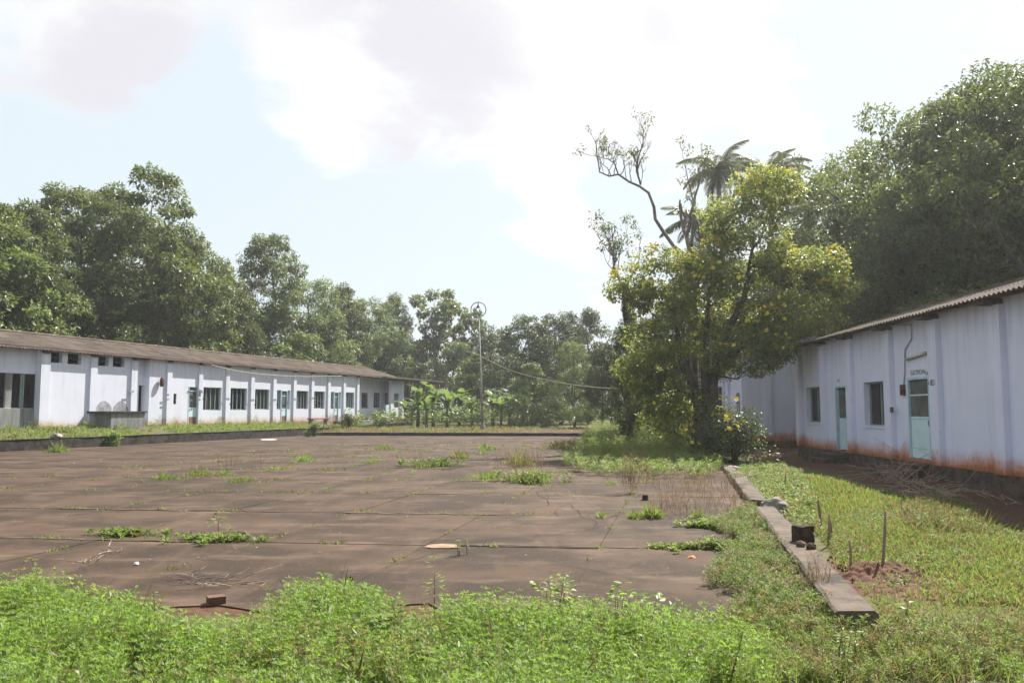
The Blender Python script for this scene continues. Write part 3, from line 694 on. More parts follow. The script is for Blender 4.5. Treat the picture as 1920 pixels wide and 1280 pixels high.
mb = MB(); R_.box(mb, r1 - .22, r1, -6.3, -.243, 0, WT2); mb.build('end_wall', M['wall_r'], R_.root)
mb = MB(); R_.box(mb, r0, r1, -6.5, -6.3, -.5, WT2); mb.build('back_wall', M['wall_r'], R_.root)
mb = MB(); R_.box(mb, r0 + .2, r1 - .22, -6.29, -.31, -.2, -.02); mb.build('floor', M['cement'], R_.root)
mb = MB(); R_.box(mb, U2(1690), U2(1690) + .15, -6.2, -.3, 0, WT2); R_.box(mb, U2(1600), U2(1600) + .15, -6.2, -.3, 0, WT2); mb.build('partition', M['inside'], R_.root)
for o in (w1, w2):
    w = R_.window(*o, 0, 1, M['bar'], depth=.15)
    b_ = MB(); uc = (o[0] + o[1]) / 2
    for k in range(4):
        uu = o[0] + (o[1] - o[0]) * (k + .5) / 4; R_.box(b_, uu - .008, uu + .008, -.185, -.17, o[2] + .05, o[3] - .05)
    b_.build('grille', M['metal_dark'], w)
    mb = MB(); R_.box(mb, o[0] - .04, o[1] + .04, -.13, .03, o[2] - .05, o[2] - .003); mb.build('sill', M['wall_r'], w)
dd = door(d2, .0, .22, (M['cyan'], M['cyan_pale']), .5, 0, 'pale turquoise door with a mesh screen above and bolt', handle_near=True)
# first door: leaf standing open inwards
mb = MB()
for a in ((d1[0], d1[0] + .06, d1[2], d1[3]), (d1[1] - .06, d1[1], d1[2], d1[3]), (d1[0] + .06, d1[1] - .06, d1[3] - .06, d1[3])): R_.box(mb, a[0], a[1], -.12, .01, a[2], a[3])
dn = mb.build('door', M['cyan'], R_.root); dn['label'] = 'dark doorway with the turquoise leaf half open'
mb = MB(); mb.box((0, -.02, d1[2] + .02), (.95, .02, (d1[2] + d1[3]) / 2)); lf = mb.build('door_leaf', M['cyan_pale'], dn, loc=(d1[1] - .07, R_.y(-.1), 0), rot=(0, 0, math.radians(180 + 55)))
mb = MB(); mb.box((0, -.018, (d1[2] + d1[3]) / 2 + .004), (.95, .018, d1[3] - .08)); lf = mb.build('mesh_screen', M['mesh'], dn, loc=(d1[1] - .07, R_.y(-.1), 0), rot=(0, 0, math.radians(180 + 55)))
for px in (1501, 1548, 1598.5, 1671.5, 1760, 1880.5):
    R_.pilaster(U2(px, 720), .44, 0, .14, 0, WT2 - .22, M['wall_r'])
R_.pilaster(U2(2040, 720), .44, 0, .14, 0, WT2 - .22, M['wall_r'])
mb = MB(); R_.box(mb, r0, r1 + .2, .18, .3, WT2 - .12, WT2 - .0); mb.build('eave_board', M['timber'], R_.root)
R_.sheets(r0 - .3, r1 - .6, .55, 3.66, -3.2, 4.75, 2, seed=8); R_.sheets(r0 - .3, r1 - .6, -7.2, 3.66, -3.2, 4.75, 1, seed=9)
mb = MB(); R_.box(mb, r0, r1 - .5, -3.3, -3.1, 4.76, 4.84); mb.build('ridge_cap', M['roof'], R_.root)
R_.text('ELECTRICIAN', U2(1721, 697), Z2(1721, 698), .004, .17).scale = (.8, 1, 1)
R_.text('1A', U2(1737.5, 699), Z2(1733, 700.5), .004, .16)
R_.text('A', U2(1752, 718), Z2(1752, 718.5), .145, .15); R_.text('BED', U2(1759.5, 718), Z2(1759.5, 717.5), .145, .2).scale = (.62, 1, 1)
R_.text('A B', U2(1572, 713), Z2(1572, 713.5), .004, .15)
# conduit, switch box, tube lamp
def bld_tube(b, pts, r, name, mat, label, cat, n=6):
    q = [bworld(b, *p) for p in pts]; c = q[0].copy(); o = MB().tube([p - c for p in q], r, n).build(name, mat, None, True); o.location = c
    return tag(o, label, cat) if label else o
cpts = [(U2(1690, 612), .25, WT2 - .15), (*[U2(1713, 612)], .06, WT2 - .2), (U2(1711, 635), .03, Z2(1711, 635)), (U2(1699, 655), .03, Z2(1699, 655)), (U2(1698, 700), .03, Z2(1698, 700)), (U2(1696.5, 728), .03, Z2(1696.5, 728))]
bld_tube(R_, cpts, .018, 'conduit_pipe', M['stain'], 'thin grey conduit pipe bent down the wall beside the turquoise door', 'pipe')
u_, z_ = U2(1695.5, 731), Z2(1695.5, 731)
sb = empty('switch_box', bworld(R_, u_, .003, z_), R_.root.rotation_euler.z); tag(sb, 'small dark red switch box at the foot of the conduit pipe', 'switch box')
MB().box((-.09, 0, -.14), (.09, .08, .14)).build('case', M['rust'], sb); MB().box((-.03, .081, -.05), (.03, .1, .05)).build('switch', M['metal_dark'], sb)
u_, z_ = U2(1674, 768, .14), Z2(1674, 768, .14)
o = MB().box((-.06, 0, -.07), (.06, .05, .07)).build('socket', M['metal_dark']); o.location = bworld(R_, u_, .143, z_); o.rotation_euler.z = R_.root.rotation_euler.z
tag(o, 'small black socket on the pilaster between the larger window and turquoise door', 'socket')
ua, za = U2(1701.5, 673.5), Z2(1701.5, 673.5); ub, zb = U2(1738, 662), Z2(1738, 662)
tl = empty('tube_lamp', bworld(R_, (ua + ub) / 2, .004, (za + zb) / 2), R_.root.rotation_euler.z); tag(tl, 'yellowed tube lamp fitting tilted on the wall above the lettering', 'lamp')
hw = abs(ub - ua) / 2; dz = (zb - za) / 2
q = MB().box((-hw, 0, -.04), (hw, .05, .04)).build('batten', M['cable'], tl, rot=(0, math.atan2(dz, hw), 0))
MB().tube([(-hw * .92, .075, 0), (hw * .92, .075, 0)], .018, 8).build('tube', M['frame_white'], tl, True, rot=(0, math.atan2(dz, hw), 0))
steps('stone_steps', R_, (d2[0] + d2[1]) / 2 + .12, 1.5, [(.075, .55, -.75, -.02, 1.0), (.55, .95, -.75, -.22, .95), (.95, 1.35, -.75, -.38, .9)], 'dark stone steps up to the pale turquoise door', M['stone_dark'])
steps('stone_steps', R_, (d1[0] + d1[1]) / 2, 1.4, [(.075, .6, -.75, -.06, 1.1), (.6, 1.0, -.75, -.2, 1.0)], 'low dark stone steps before the half open doorway', M['stone_dark'])

# ---- the further white building behind the flowering tree
C = Bld('store_building', 9.05, .0414, 37.6, .25, 1, 'further white building behind the flowering tree with grey shaded gable', 'building')
bl = C
U3 = lambda px, py=770, v=0: C.uz(px, py, v)[0]
Z3 = lambda px, py, v=0: C.uz(px, py, v)[1]
w3 = (U3(1395), U3(1381), Z3(1388, 793), Z3(1388, 736))
w3 = (w3[0], min(w3[1], w3[0] + 1.6), w3[2], w3[3])
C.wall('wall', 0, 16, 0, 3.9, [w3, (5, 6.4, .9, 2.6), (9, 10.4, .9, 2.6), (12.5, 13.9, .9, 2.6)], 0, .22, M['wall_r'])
for o in (w3, (5, 6.4, .9, 2.6), (9, 10.4, .9, 2.6), (12.5, 13.9, .9, 2.6)): C.window(*o, 0, 2, M['bar'])
mb = MB(); gz0 = .0
gv = [(0, C.y(-.223), 0), (0, C.y(-6.5), 0), (0, C.y(-6.5), 3.9), (0, C.y(-3.2), 4.8), (0, C.y(-.223), 3.9)]
gv2 = [(.22, y, z) for _, y, z in gv]
mb.add(gv + gv2, [(0, 1, 2, 3, 4), (9, 8, 7, 6, 5)] + [(k, 5 + k, 5 + (k + 1) % 5, (k + 1) % 5) for k in range(5)]).build('gable_wall', M['wall_r'], C.root)
mb = MB(); C.box(mb, 15.8, 16, -6.3, -.223, 0, 3.9); C.box(mb, .22, 16, -6.5, -6.3, 0, 3.9); mb.build('back_wall', M['wall_r'], C.root)
mb = MB(); C.box(mb, -.06, 16, -6.5, .06, -.6, -.003); mb.build('plinth', M['stone_dark'], C.root)
for u_ in (.25, 3.2, 6.0, 8.8, 11.6): C.pilaster(u_ + .02, .4, 0, .14, 0, 3.7, M['wall_r'])
mb = MB(); C.box(mb, -.1, -.003, -1.15, -.85, 0, 3.9); mb.build('pilaster', M['wall_r'], C.root)
C.sheets(-.4, 16.2, .55, 3.84, -3.2, 4.93, 2, seed=18); C.sheets(-.4, 16.2, -7, 3.84, -3.2, 4.93, 1, seed=19)

# ---------------------------------------------------------------- trees
def clump_leaves(r, centers, radii, per, ln, wd, droop, tint0, squash=.62, shell=.35):
    n = len(centers) * per
    c = np.repeat(centers, per, 0); rad = np.repeat(radii, per)
    d = rvec(r, n); q = np.cbrt(r.uniform(shell ** 3, 1, n))
    off = d * (q * rad)[:, None]; off[:, 2] *= squash
    # ragged: cut holes in each clump
    ph = np.repeat(r.uniform(0, 50, (len(centers), 3)), per, 0)
    hole = np.sin(off[:, 0] * 5.2 / rad + ph[:, 0]) + np.sin(off[:, 1] * 5.2 / rad + ph[:, 1]) + np.sin(off[:, 2] * 6 / rad + ph[:, 2])
    keep = hole > -.85
    pos = c + off
    ax = d * .7 + rvec(r, n) * .9; ax[:, 2] -= droop
    nm = rvec(r, n) * .75 + np.array([0, 0, 1.0])
    L_ = ln * r.uniform(.65, 1.25, n); W_ = wd * r.uniform(.75, 1.2, n)
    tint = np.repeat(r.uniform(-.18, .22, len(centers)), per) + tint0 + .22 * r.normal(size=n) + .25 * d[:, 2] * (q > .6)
    a = [x[keep] for x in (pos, ax, nm)] + [L_[keep], W_[keep], tint[keep]]
    return a
def limb_pts(r, a, b, n=4, sag=.12):
    a, b = Vector(a), Vector(b); ln = (b - a).length; o = []
    for i in range(n + 1):
        t = i / n; p = a.lerp(b, t)
        p.z -= math.sin(t * math.pi) * ln * sag * .6
        if 0 < i < n: p += Vector(r.normal(size=3)) * ln * .045
        o.append(p)
    return o
def build_tree(name, seed, trunks, centers, radii, per, ln, wd, leafmat, barkmat, droop=.35, tint0=.4, squash=.62, flower=0, twig=True, limb_r=.055):
    """trunks: list of (points, radii). Returns (trunk mesh, crown mesh, flower mesh)"""
    r = np.random.default_rng(seed); mb = MB(); nodes = []
    for pts, rd in trunks:
        mb.tube(pts, rd, 8)
        for i in range(len(pts) - 1):
            for t in (0, .25, .5, .75):
                nodes.append((Vector(pts[i]).lerp(Vector(pts[i + 1]), t), rd[i] + (rd[i + 1] - rd[i]) * t))
    for c, q in zip(centers, radii):
        c = Vector(c); best = None
        for p, rr in nodes:
            dz = c.z - p.z; hd = math.hypot(c.x - p.x, c.y - p.y)
            cost = (c - p).length + (2.5 * max(0, .35 * hd - dz))
            if best is None or cost < best[0]: best = (cost, p, rr)
        pts = limb_pts(r, best[1], c); rr = min(best[2] * .7, limb_r * (.6 + q * .5))
        mb.tube(pts, [rr, rr * .8, rr * .62, rr * .45, rr * .25], 5)
        nodes.append((pts[2], rr * .6))
        if twig:
            for k in range(4):
                e = c + Vector(rvec(r, 1)[0]) * q * .85; e.z = c.z + (e.z - c.z) * .7
                mb.tube([pts[3], pts[3].lerp(e, .55) + Vector(r.normal(size=3)) * .08 * q, e], [rr * .35, rr * .22, .006], 4, cap=False)
    tm = mb.mesh(name + '_trunk', barkmat, True)
    a = clump_leaves(r, np.array([tuple(c) for c in centers]), np.array(radii), per, ln, wd, droop, tint0, squash)
    v, f, at = leaf_arrays(*a)
    cm = np_mesh(name + '_crown', v, f, leafmat, at)
    fm = None
    if flower:
        p0 = a[0]; cc = np.array([tuple(c) for c in centers]); near_ = np.zeros(len(p0))
        ci = np.array([np.argmin(np.linalg.norm(cc - q_, axis=1)) for q_ in p0[::4]]); p0 = p0[::4]
        out_ = (p0[:, 2] - cc[ci, 2]) / np.array(radii)[ci] - .6 * (p0[:, 1] - cc[ci, 1]) / np.array(radii)[ci]
        hgt_ = (p0[:, 2] - p0[:, 2].min()) / np.ptp(p0[:, 2])
        score = out_ + 2.2 * (r.uniform(size=len(cc))[ci] - .5) - .22 * (p0[:, 1] - cc[:, 1].mean()) + 1.1 * sstep(hgt_, .25, .5) + r.normal(size=len(p0)) * .5
        p = p0[np.argsort(-score)[:flower * 5]]; p = p[r.permutation(len(p))[:flower]]
        fm = flower_mesh(r, p, .095)
    return tm, cm, fm
def flower_mesh(r, p, size):
    n = len(p); parts = []
    axis = rvec(r, n) * .8 + np.array([0, -.5, .5]); axis = unit(axis)
    ref = rvec(r, n); s1 = unit(np.cross(axis, ref)); s2 = np.cross(axis, s1)
    for k in range(5):
        w = 2 * math.pi * k / 5; d = s1 * math.cos(w) + s2 * math.sin(w) + axis * .45
        parts.append(leaf_arrays(p + axis * .05, d, axis, np.full(n, size) * r.uniform(.8, 1.2, n), np.full(n, size * .95), r.uniform(0, 1, n)))
    v, f, at = cat_arrays(parts)
    return np_mesh('flowers', v, f, M['flower'], at)
def crown_centers(r, Hh, Rr, th, n, prof, rmin, rmax, mind=.7):
    cs, rs_ = [], []; tries = 0
    while len(cs) < n and tries < 6000:
        tries += 1
        u = r.uniform(0, 1); rad = Rr * prof(u) * math.sqrt(r.uniform(.1, 1)); a = r.uniform(0, 2 * math.pi)
        q = r.uniform(rmin, rmax) * (1 - .3 * u)
        c = np.array([rad * math.cos(a), rad * math.sin(a), th + (Hh - th - q * .5) * u])
        if any(np.linalg.norm(c - k) < mind * (q + s_) * .5 for k, s_ in zip(cs, rs_)): continue
        cs.append(c); rs_.append(q)
    return cs, rs_
def proto(name, seed, Hh, Rr, thf, n, per, ln, wd, leafmat, bark, prof, rmin, rmax, forks=2, droop=.4, tint0=.4, squash=.65, r0=None, mind=.75):
    r = np.random.default_rng(seed); th = Hh * thf; r0 = r0 or (.05 + Hh * .011)
    lean = r.normal(size=2) * .03 * Hh
    main = [Vector((lean[0] * t ** 2 + r.normal() * .02 * Hh * (0 < t < 1), lean[1] * t ** 2 + r.normal() * .02 * Hh * (0 < t < 1), -.3 + (Hh * .9 + .3) * t)) for t in (0, .12, .25, .4, .55, .72, .88, 1)]
    rr = [r0 * k for k in (1.35, 1.05, .92, .78, .6, .42, .25, .1)]
    tr_ = [(main, rr)]
    for k in range(forks):
        i = int(r.integers(2, 5)); a = r.uniform(0, 6.28); b = main[i]; l_ = Rr * r.uniform(.5, .8)
        e = b + Vector((math.cos(a) * l_, math.sin(a) * l_, l_ * 1.3 + .1 * Hh)); m_ = b.lerp(e, .5) + Vector((math.cos(a), math.sin(a), 0)) * l_ * .12
        tr_.append(([b, m_, e], [rr[i] * .7, rr[i] * .5, rr[i] * .2]))
    cs, rs_ = crown_centers(r, Hh, Rr, th, n, prof, rmin, rmax, mind)
    tm, cm, _ = build_tree(name, seed + 100, tr_, cs, rs_, per, ln, wd, leafmat, bark, droop, tint0, squash)
    return (tm, cm, Hh, Rr)
egg = lambda u: (math.sin(math.pi * min(1, (u * .88 + .12))) ** .6) * (1 - .25 * u)
dome = lambda u: math.sqrt(max(.04, 1 - (u * .96) ** 2)) * (.75 + .25 * min(1, u * 4))
tall = lambda u: (.62 + .5 * math.sin(u * 9)) * .55 + .45 * (1 - u) ** .5
PR = {}
PR['A'] = proto('rubber_tree', 11, 15, 4.2, .28, 125, 215, .27, .125, M['leaf_forest'], M['bark'], egg, 0.62, 1.2, mind=0.8)
PR['B'] = proto('rubber_tree', 12, 15, 4.6, .22, 135, 215, .26, .12, M['leaf_forest'], M['bark'], dome, 0.62, 1.25, mind=0.75)
PR['C'] = proto('rubber_tree', 13, 16, 3.8, .38, 70, 230, .27, .125, M['leaf_forest'], M['bark_pale'], egg, 0.6, 1.15, forks=3, mind=0.85)
PR['D'] = proto('dark_tree', 14, 12, 4.6, .14, 150, 210, .24, .11, M['leaf_dark'], M['bark'], dome, 0.6, 1.15, tint0=.35, mind=0.7)
PR['E'] = proto('dark_tree', 15, 12, 3.4, .08, 110, 210, .24, .11, M['leaf_dark'], M['bark'], egg, 0.55, 1.05, mind=0.7)
PR['F'] = proto('light_tree', 16, 11, 4.2, .12, 130, 220, .22, .085, M['leaf_light'], M['bark'], dome, 0.55, 1.1, droop=.55, tint0=.5, mind=0.7)
PR['G'] = proto('big_leaf_tree', 17, 14, 3.2, .3, 34, 170, .42, .26, M['leaf_forest'], M['bark_pale'], tall, .8, 1.5, tint0=.55, mind=.95)
PR['H'] = proto('understory_tree', 18, 7, 3.2, .05, 100, 190, .2, .09, M['leaf_light'], M['bark'], dome, 0.45, 0.9, droop=.5, tint0=.45, mind=0.7)
PR['R'] = proto('glossy_tree', 19, 12, 4.6, .2, 84, 420, .17, .085, M['leaf_forest'], M['bark'], dome, .7, 1.35, tint0=.38)
PR['Q'] = proto('glossy_tree', 20, 12.5, 4.2, .26, 76, 420, .17, .085, M['leaf_dark'], M['bark'], egg, .7, 1.35, tint0=.5)
NAMES = {'A': 'rubber_tree', 'B': 'rubber_tree', 'C': 'rubber_tree', 'D': 'shade_tree', 'E': 'shade_tree', 'F': 'leafy_tree', 'G': 'teak_tree', 'H': 'understory_tree', 'R': 'glossy_tree', 'Q': 'glossy_tree'}
rt = random.Random(21)
def tree(k, px, top, Y, wide, label, group=None, tilt=0):
    if px < 745: Y = max(Y, 43.6 / (.318 - (px - 960) / F))      # clear of the long building
    if px > 1530: Y = max(Y, 17.6 / ((px - 960) / F - .0414))         # clear of the building on the right
    tm, cm, Hh, Rr = PR[k]; p = P(px, 760, Y); z0 = gz(p.x, p.y) - .1
    h = P(px, top, Y).z - z0; s_ = h / Hh
    o = empty(NAMES[k], (p.x, p.y, z0), rt.uniform(0, 6.28)); o.scale = (s_ * wide, s_ * wide, s_); tag(o, label, 'tree', group)
    link('trunk', tm, o); link('crown', cm, o); return o
TREES = [
 ('B', -60, 372, 47, 1.1, 'broad leafy tree at the picture edge behind the open bay'),
 ('A', 25, 372, 50, 1.0, 'leafy tree rising behind the open bay of the long roof'),
 ('B', 120, 352, 55, .95, 'tall dense tree behind the first roof vents'),
 ('C', 272, 305, 57, 1.0, 'tallest tree over the long roof with a bare pale forked trunk'),
 ('A', 205, 345, 63, 1.0, 'tall tree crowding the bare forked trunk from behind'),
 ('A', 350, 430, 61, .95, 'tree sloping down beside the tallest one over the roof'),
 ('A', 405, 480, 66, .9, 'lower green tree in the dip of the skyline over the long roof'),
 ('B', 502, 440, 72, .78, 'lone round-headed tree standing above its neighbours over the roof'),
 ('F', 575, 520, 78, 1.0, 'pale feathery tree next to the lone round-headed one'),
 ('A', 640, 530, 84, .9, 'green tree on the falling skyline above the roof end'),
 ('F', 690, 560, 80, 1.0, 'light green bushy tree above the roof end'),
 ('A', 735, 548, 88, .8, 'narrow green tree next to the open big-leaved tree'),
 ('D', 60, 470, 47, .9, 'dark tree filling below the crowns behind the open bay'),
 ('H', -10, 470, 44, 1.1, 'bright yellow-green tree at the picture edge just above the roof'),
 ('D', 165, 490, 50, .9, 'dark low tree behind the roof vents'),
 ('F', 330, 480, 54, .85, 'mid green tree below the bare forked trunk'),
 ('D', 245, 540, 51, .85, 'dark low tree behind the recessed doorway roof'),
 ('D', 420, 540, 60, .85, 'low dark tree over the second window of the long building'),
 ('H', 500, 575, 60, 1.15, 'pale bush-headed tree leaning over the roof edge'),
 ('D', 590, 590, 70, .9, 'dark low tree behind the middle of the roof'),
 ('F', 660, 600, 74, .85, 'light green low tree behind the roof end'),
 ('D', 720, 620, 80, .85, 'low dark tree behind the porch roof'),
 ('H', 380, 600, 55, .9, 'small pale tree peeping over the ridge'),
 ('G', 818, 538, 96, .95, 'open big-leaved tree with clumped foliage beyond the porch roof'),
 ('G', 872, 572, 94, .85, 'smaller big-leaved tree behind the lamp post ring'),
 ('F', 770, 640, 96, .8, 'light green low tree above the banana plants'),
 ('H', 850, 640, 90, 1.0, 'yellow-green tree just before the big-leaved one'),
 ('D', 925, 610, 78, 1.0, 'dark round tree beside the lamp post'),
 ('D', 985, 588, 72, 1.0, 'dark mango tree with a rounded top beyond the far kerb'),
 ('D', 1050, 583, 75, 1.05, 'wide dark mango tree in the middle of the far row'),
 ('E', 1105, 578, 78, 1.1, 'dark tree with a thin raised tip in the far row'),
 ('F', 1075, 640, 64, .8, 'olive tree with reddish young leaves before the mango trees'),
 ('H', 1000, 680, 64, 1.0, 'low olive tree at the back of the far kerb'),
 ('E', 1178, 556, 33.4, .42, 'dark creeper-clad tree between the rope and the flowering tree'),
 ('D', 1130, 640, 62, .7, 'dark low tree near the creeper-clad one'),
 ('E', 1215, 600, 58, .9, 'dark tree showing its trunks behind the flowering tree'),
 ('D', 1195, 590, 62, .9, 'dense dark tree right behind the creeper-clad one'),
 ('D', 1250, 560, 56, .7, 'dense dark tree between the creeper-clad one and the flowering crown'),
 ('E', 1290, 520, 50, .95, 'dark tree hidden in part by the flowering crown'),
 ('D', 1400, 470, 56, .9, 'tree behind the further white building'),
 ('Q', 1500, 420, 60, .8, 'tree between the coconut palms and the glossy wood'),
 ('R', 1590, 262, 46, .95, 'glossy tree at the lower end of the wood behind the right roof'),
 ('R', 1690, 195, 38, .95, 'glossy tree with yellowish top behind the roof by the doorway'),
 ('Q', 1775, 185, 36, .9, 'glossy tree with an uneven top in the wood behind the right roof'),
 ('R', 1820, 170, 30, .9, 'big glossy tree behind the roof above the turquoise door'),
 ('Q', 1885, 105, 28, .9, 'highest glossy tree of the wood behind the right roof'),
 ('R', 1990, 120, 26, 1.0, 'glossy tree cut by the picture edge behind the right roof'),
 ('Q', 1640, 330, 29, .9, 'shorter dark glossy tree close behind the roof'),
 ('R', 1740, 320, 26, .8, 'shorter yellowish glossy tree close behind the roof'),
 ('Q', 1880, 300, 23, .8, 'shorter glossy tree close behind the roof near the picture edge'),
 ('Q', 1560, 430, 48, .9, 'dark glossy tree beside the flowering crown'),
]
for t in TREES: tree(*t)
for px, top, Y in ((90, 520, 80), (200, 500, 85), (300, 520, 85), (430, 600, 100), (560, 620, 105), (780, 640, 110), (900, 650, 112), (1010, 640, 110), (1150, 650, 112), (1260, 640, 105), (1380, 560, 90), (1500, 520, 75), (1600, 420, 60), (1700, 380, 55), (1800, 360, 50), (1900, 340, 46)):
    tree(rt.choice('DEB'), px, top, Y, 1.2, 'dark tree far back in the wood, mostly hidden by nearer crowns', 'trees at the back of the wood')

# --- far wood floor and undergrowth
def scatter_plants(r, xy, h, Lc, ln, wd, tint, droop=.1, spread=.25, stem=True, dry=0., topheavy=.6, z=None, whorl=0):
    n = len(xy); z = ground_z(xy[:, 0], xy[:, 1]) if z is None else z
    base = np.column_stack([xy, z - .02]); hh = h * r.uniform(.6, 1.25, n)
    lean = np.column_stack([r.normal(size=(n, 2)) * .22, np.ones(n)]); lean = unit(lean)
    s_ = r.uniform(.12, 1, (n, Lc)) ** topheavy
    if whorl: s_ = np.ceil(s_ * whorl) / whorl * (1 + .0 * s_)
    p = base[:, None] + lean[:, None] * (hh[:, None] * s_)[..., None]
    a = r.uniform(0, 2 * math.pi, (n, Lc)); rad = np.stack([np.cos(a), np.sin(a), np.zeros_like(a)], 2)
    p = p + rad * (spread * hh[:, None] * r.uniform(0, 1, (n, Lc)) * (1.15 - s_))[..., None]
    ax = rad + np.array([0, 0, 1]) * (.35 + .55 * s_ - droop + r.normal(size=(n, Lc)) * .3)[..., None]
    p = p.reshape(-1, 3); ax = ax.reshape(-1, 3); N_ = n * Lc
    nm = rvec(r, N_) * .5 + np.array([0, 0, 1.0])
    t = np.repeat(np.broadcast_to(tint, (n,)) + r.normal(size=n) * .12, Lc) + r.normal(size=N_) * .15 + (s_.ravel() - .6) * .35
    dr = (r.uniform(size=n) < dry).astype(float)[:, None] * np.ones((1, Lc)) * r.uniform(.5, 1, (n, Lc))
    parts = [leaf_arrays(p, ax, nm, ln * r.uniform(.6, 1.3, N_), wd * r.uniform(.7, 1.2, N_), t, dr.ravel())]
    if stem:
        sd = np.column_stack([np.ones(n), np.zeros(n), np.zeros(n)])
        parts.append(leaf_arrays(base, lean, np.column_stack([np.zeros(n), -np.ones(n), np.zeros(n)]), hh, np.full(n, .006 + .004 * h), np.broadcast_to(tint, (n,)) - .2, np.full(n, .35)))
    return parts
def scatter_blades(r, xy, h, w, tint, lean=.5, dry=0., z=None):
    n = len(xy); z = ground_z(xy[:, 0], xy[:, 1]) if z is None else z
    base = np.column_stack([xy, z - .015]); ax = unit(np.column_stack([r.normal(size=(n, 2)) * lean, np.ones(n)]))
    nm = rvec(r, n); hh = h * r.uniform(.5, 1.3, n)
    return [leaf_arrays(base, ax, nm, hh, 1.35 * w * r.uniform(.7, 1.3, n), np.broadcast_to(tint, (n,)) + r.normal(size=n) * .2, np.where(r.uniform(size=n) < dry, r.uniform(.5, 1, n), 0), .1, .3)]
def stuff(name, parts, mat, label, cat, kind='stuff'):
    v, f, at = cat_arrays(parts); o = link(name, np_mesh(name, v, f, mat, at)); return tag(o, label, cat, kind=kind)
def in_poly(x, y, poly):
    c = np.zeros(len(x), bool); j = len(poly) - 1
    for i in range(len(poly)):
        (xi, yi), (xj, yj) = poly[i], poly[j]
        hit = ((yi > y) != (yj > y)) & (x < (xj - xi) * (y - yi) / (yj - yi + 1e-12) + xi); c ^= hit; j = i
    return c
def sample_poly(r, poly, n, sc=0, thr=.5, seed=1, soft=.12):
    poly = [(p[0], p[1]) for p in poly]; lo = np.min(poly, 0); hi = np.max(poly, 0); out_ = np.zeros((0, 2)); k = 0
    while len(out_) < n and k < 40:
        q = r.uniform(lo, hi, (n * 3, 2)); q = q[in_poly(q[:, 0], q[:, 1], poly)]
        if sc: q = q[fbm(q[:, 0], q[:, 1], sc, seed) > thr + r.normal(size=len(q)) * soft]
        out_ = np.concatenate([out_, q]); k += 1
    return out_[:n]
r = np.random.default_rng(5)
# undergrowth below the far trees
ug = sample_poly(r, [(-26, 72), (-10, 61.5), (14, 60), (22, 66), (22, 95), (-30, 100)], 1300, 5, .5)
stuff('undergrowth', scatter_plants(r, ug, 1.3, 26, .34, .12, .6, spread=.5), M['leaf_light'], 'bright green undergrowth below the far row of trees', 'undergrowth')
ug = sample_poly(r, [(-60, 48), (-44, 40), (-26, 86), (-34, 96)], 1100, 6, .3)
stuff('undergrowth', scatter_plants(r, ug, 2.2, 24, .4, .16, .35, spread=.5), M['leaf_dark'], 'dark undergrowth behind the long building', 'undergrowth')
ug = sample_poly(r, [(17.5, 8), (30, 8), (40, 60), (22, 60)], 1100, 5, .3)
stuff('undergrowth', scatter_plants(r, ug, 2.4, 26, .34, .14, .3, spread=.5), M['leaf_dark'], 'dark undergrowth in the wood behind the right roof', 'undergrowth')

# --- the flowering tree
Y0 = 30.5
def lobe(r, lst):
    cs, rs_ = [], []
    for (px, py, dY, rp, n) in lst:
        c = P(px, py, Y0 + dY); R0 = rp * Y0 / F
        k = 0; t = 0
        while k < n and t < 400:
            t += 1
            o = rvec(r, 1)[0] * (R0 * np.cbrt(r.uniform(.15, 1))) * np.array([1, 1.1, .85]); q = r.uniform(.42, .8)
            p = np.array(c) + o
            if any(np.linalg.norm(p - a) < .5 * (q + b) * .75 for a, b in zip(cs, rs_)): continue
            cs.append(p); rs_.append(q); k += 1
    return cs, rs_
rb = np.random.default_rng(77)
ft = P(1325, 845, Y0); base = Vector((ft.x, Y0, gz(ft.x, Y0)))
cs, rs_ = lobe(rb, [(1262, 545, -.4, 82, 15), (1215, 540, .2, 55, 7), (1330, 570, .2, 90, 12), (1405, 470, .3, 82, 16), (1430, 365, .6, 60, 12), (1385, 410, .2, 60, 9), (1340, 500, .2, 50, 6), (1500, 520, -.4, 70, 14), (1545, 505, -.2, 40, 6), (1455, 600, -.3, 75, 12),
                    (1235, 640, .2, 55, 8), (1230, 700, .4, 48, 7), (1450, 620, -.2, 40, 6), (1310, 660, .3, 70, 8), (1400, 660, -.4, 55, 7), (1280, 745, .3, 50, 6), (1210, 690, .6, 40, 5), (1245, 770, .5, 40, 4), (1560, 535, -.1, 30, 4), (1535, 600, -.2, 35, 4), (1360, 540, 1.2, 120, 10), (1440, 655, -1, 40, 6)])
cs = [np.array(c) - np.array(base) for c in cs]
wp = lambda px, py, dY=0: P(px, py, Y0 + dY) - base
trk = [([Vector((.3, 0, -.3)), wp(1340, 800), wp(1336, 720), wp(1350, 650), wp(1395, 560, .2), wp(1415, 440, .4)], [.26, .22, .19, .16, .11, .04]),
       ([Vector((-.25, .1, -.3)), wp(1312, 790), wp(1304, 730), wp(1275, 660), wp(1262, 560, -.2)], [.24, .19, .16, .12, .05]),
       ([Vector((.05, .2, -.3)), wp(1326, 780), wp(1322, 700), wp(1325, 620), wp(1330, 540, .2)], [.24, .19, .16, .12, .05]),
       ([wp(1345, 690), wp(1400, 640, -.2), wp(1470, 590, -.3), wp(1520, 530, -.3)], [.13, .11, .08, .03])]
tm, cm, fm = build_tree('flowering_tree', 78, trk, cs, rs_, 420, .145, .075, M['leaf_bush'], M['bark'], .3, .5, .7, flower=760, limb_r=.045)
o = empty('flowering_tree', base); tag(o, 'large spreading tree covered in yellow flowers at the yard corner', 'tree')
link('trunk', tm, o); link('crown', cm, o); q = link('flowers', fm, o); q['kind'] = 'stuff'
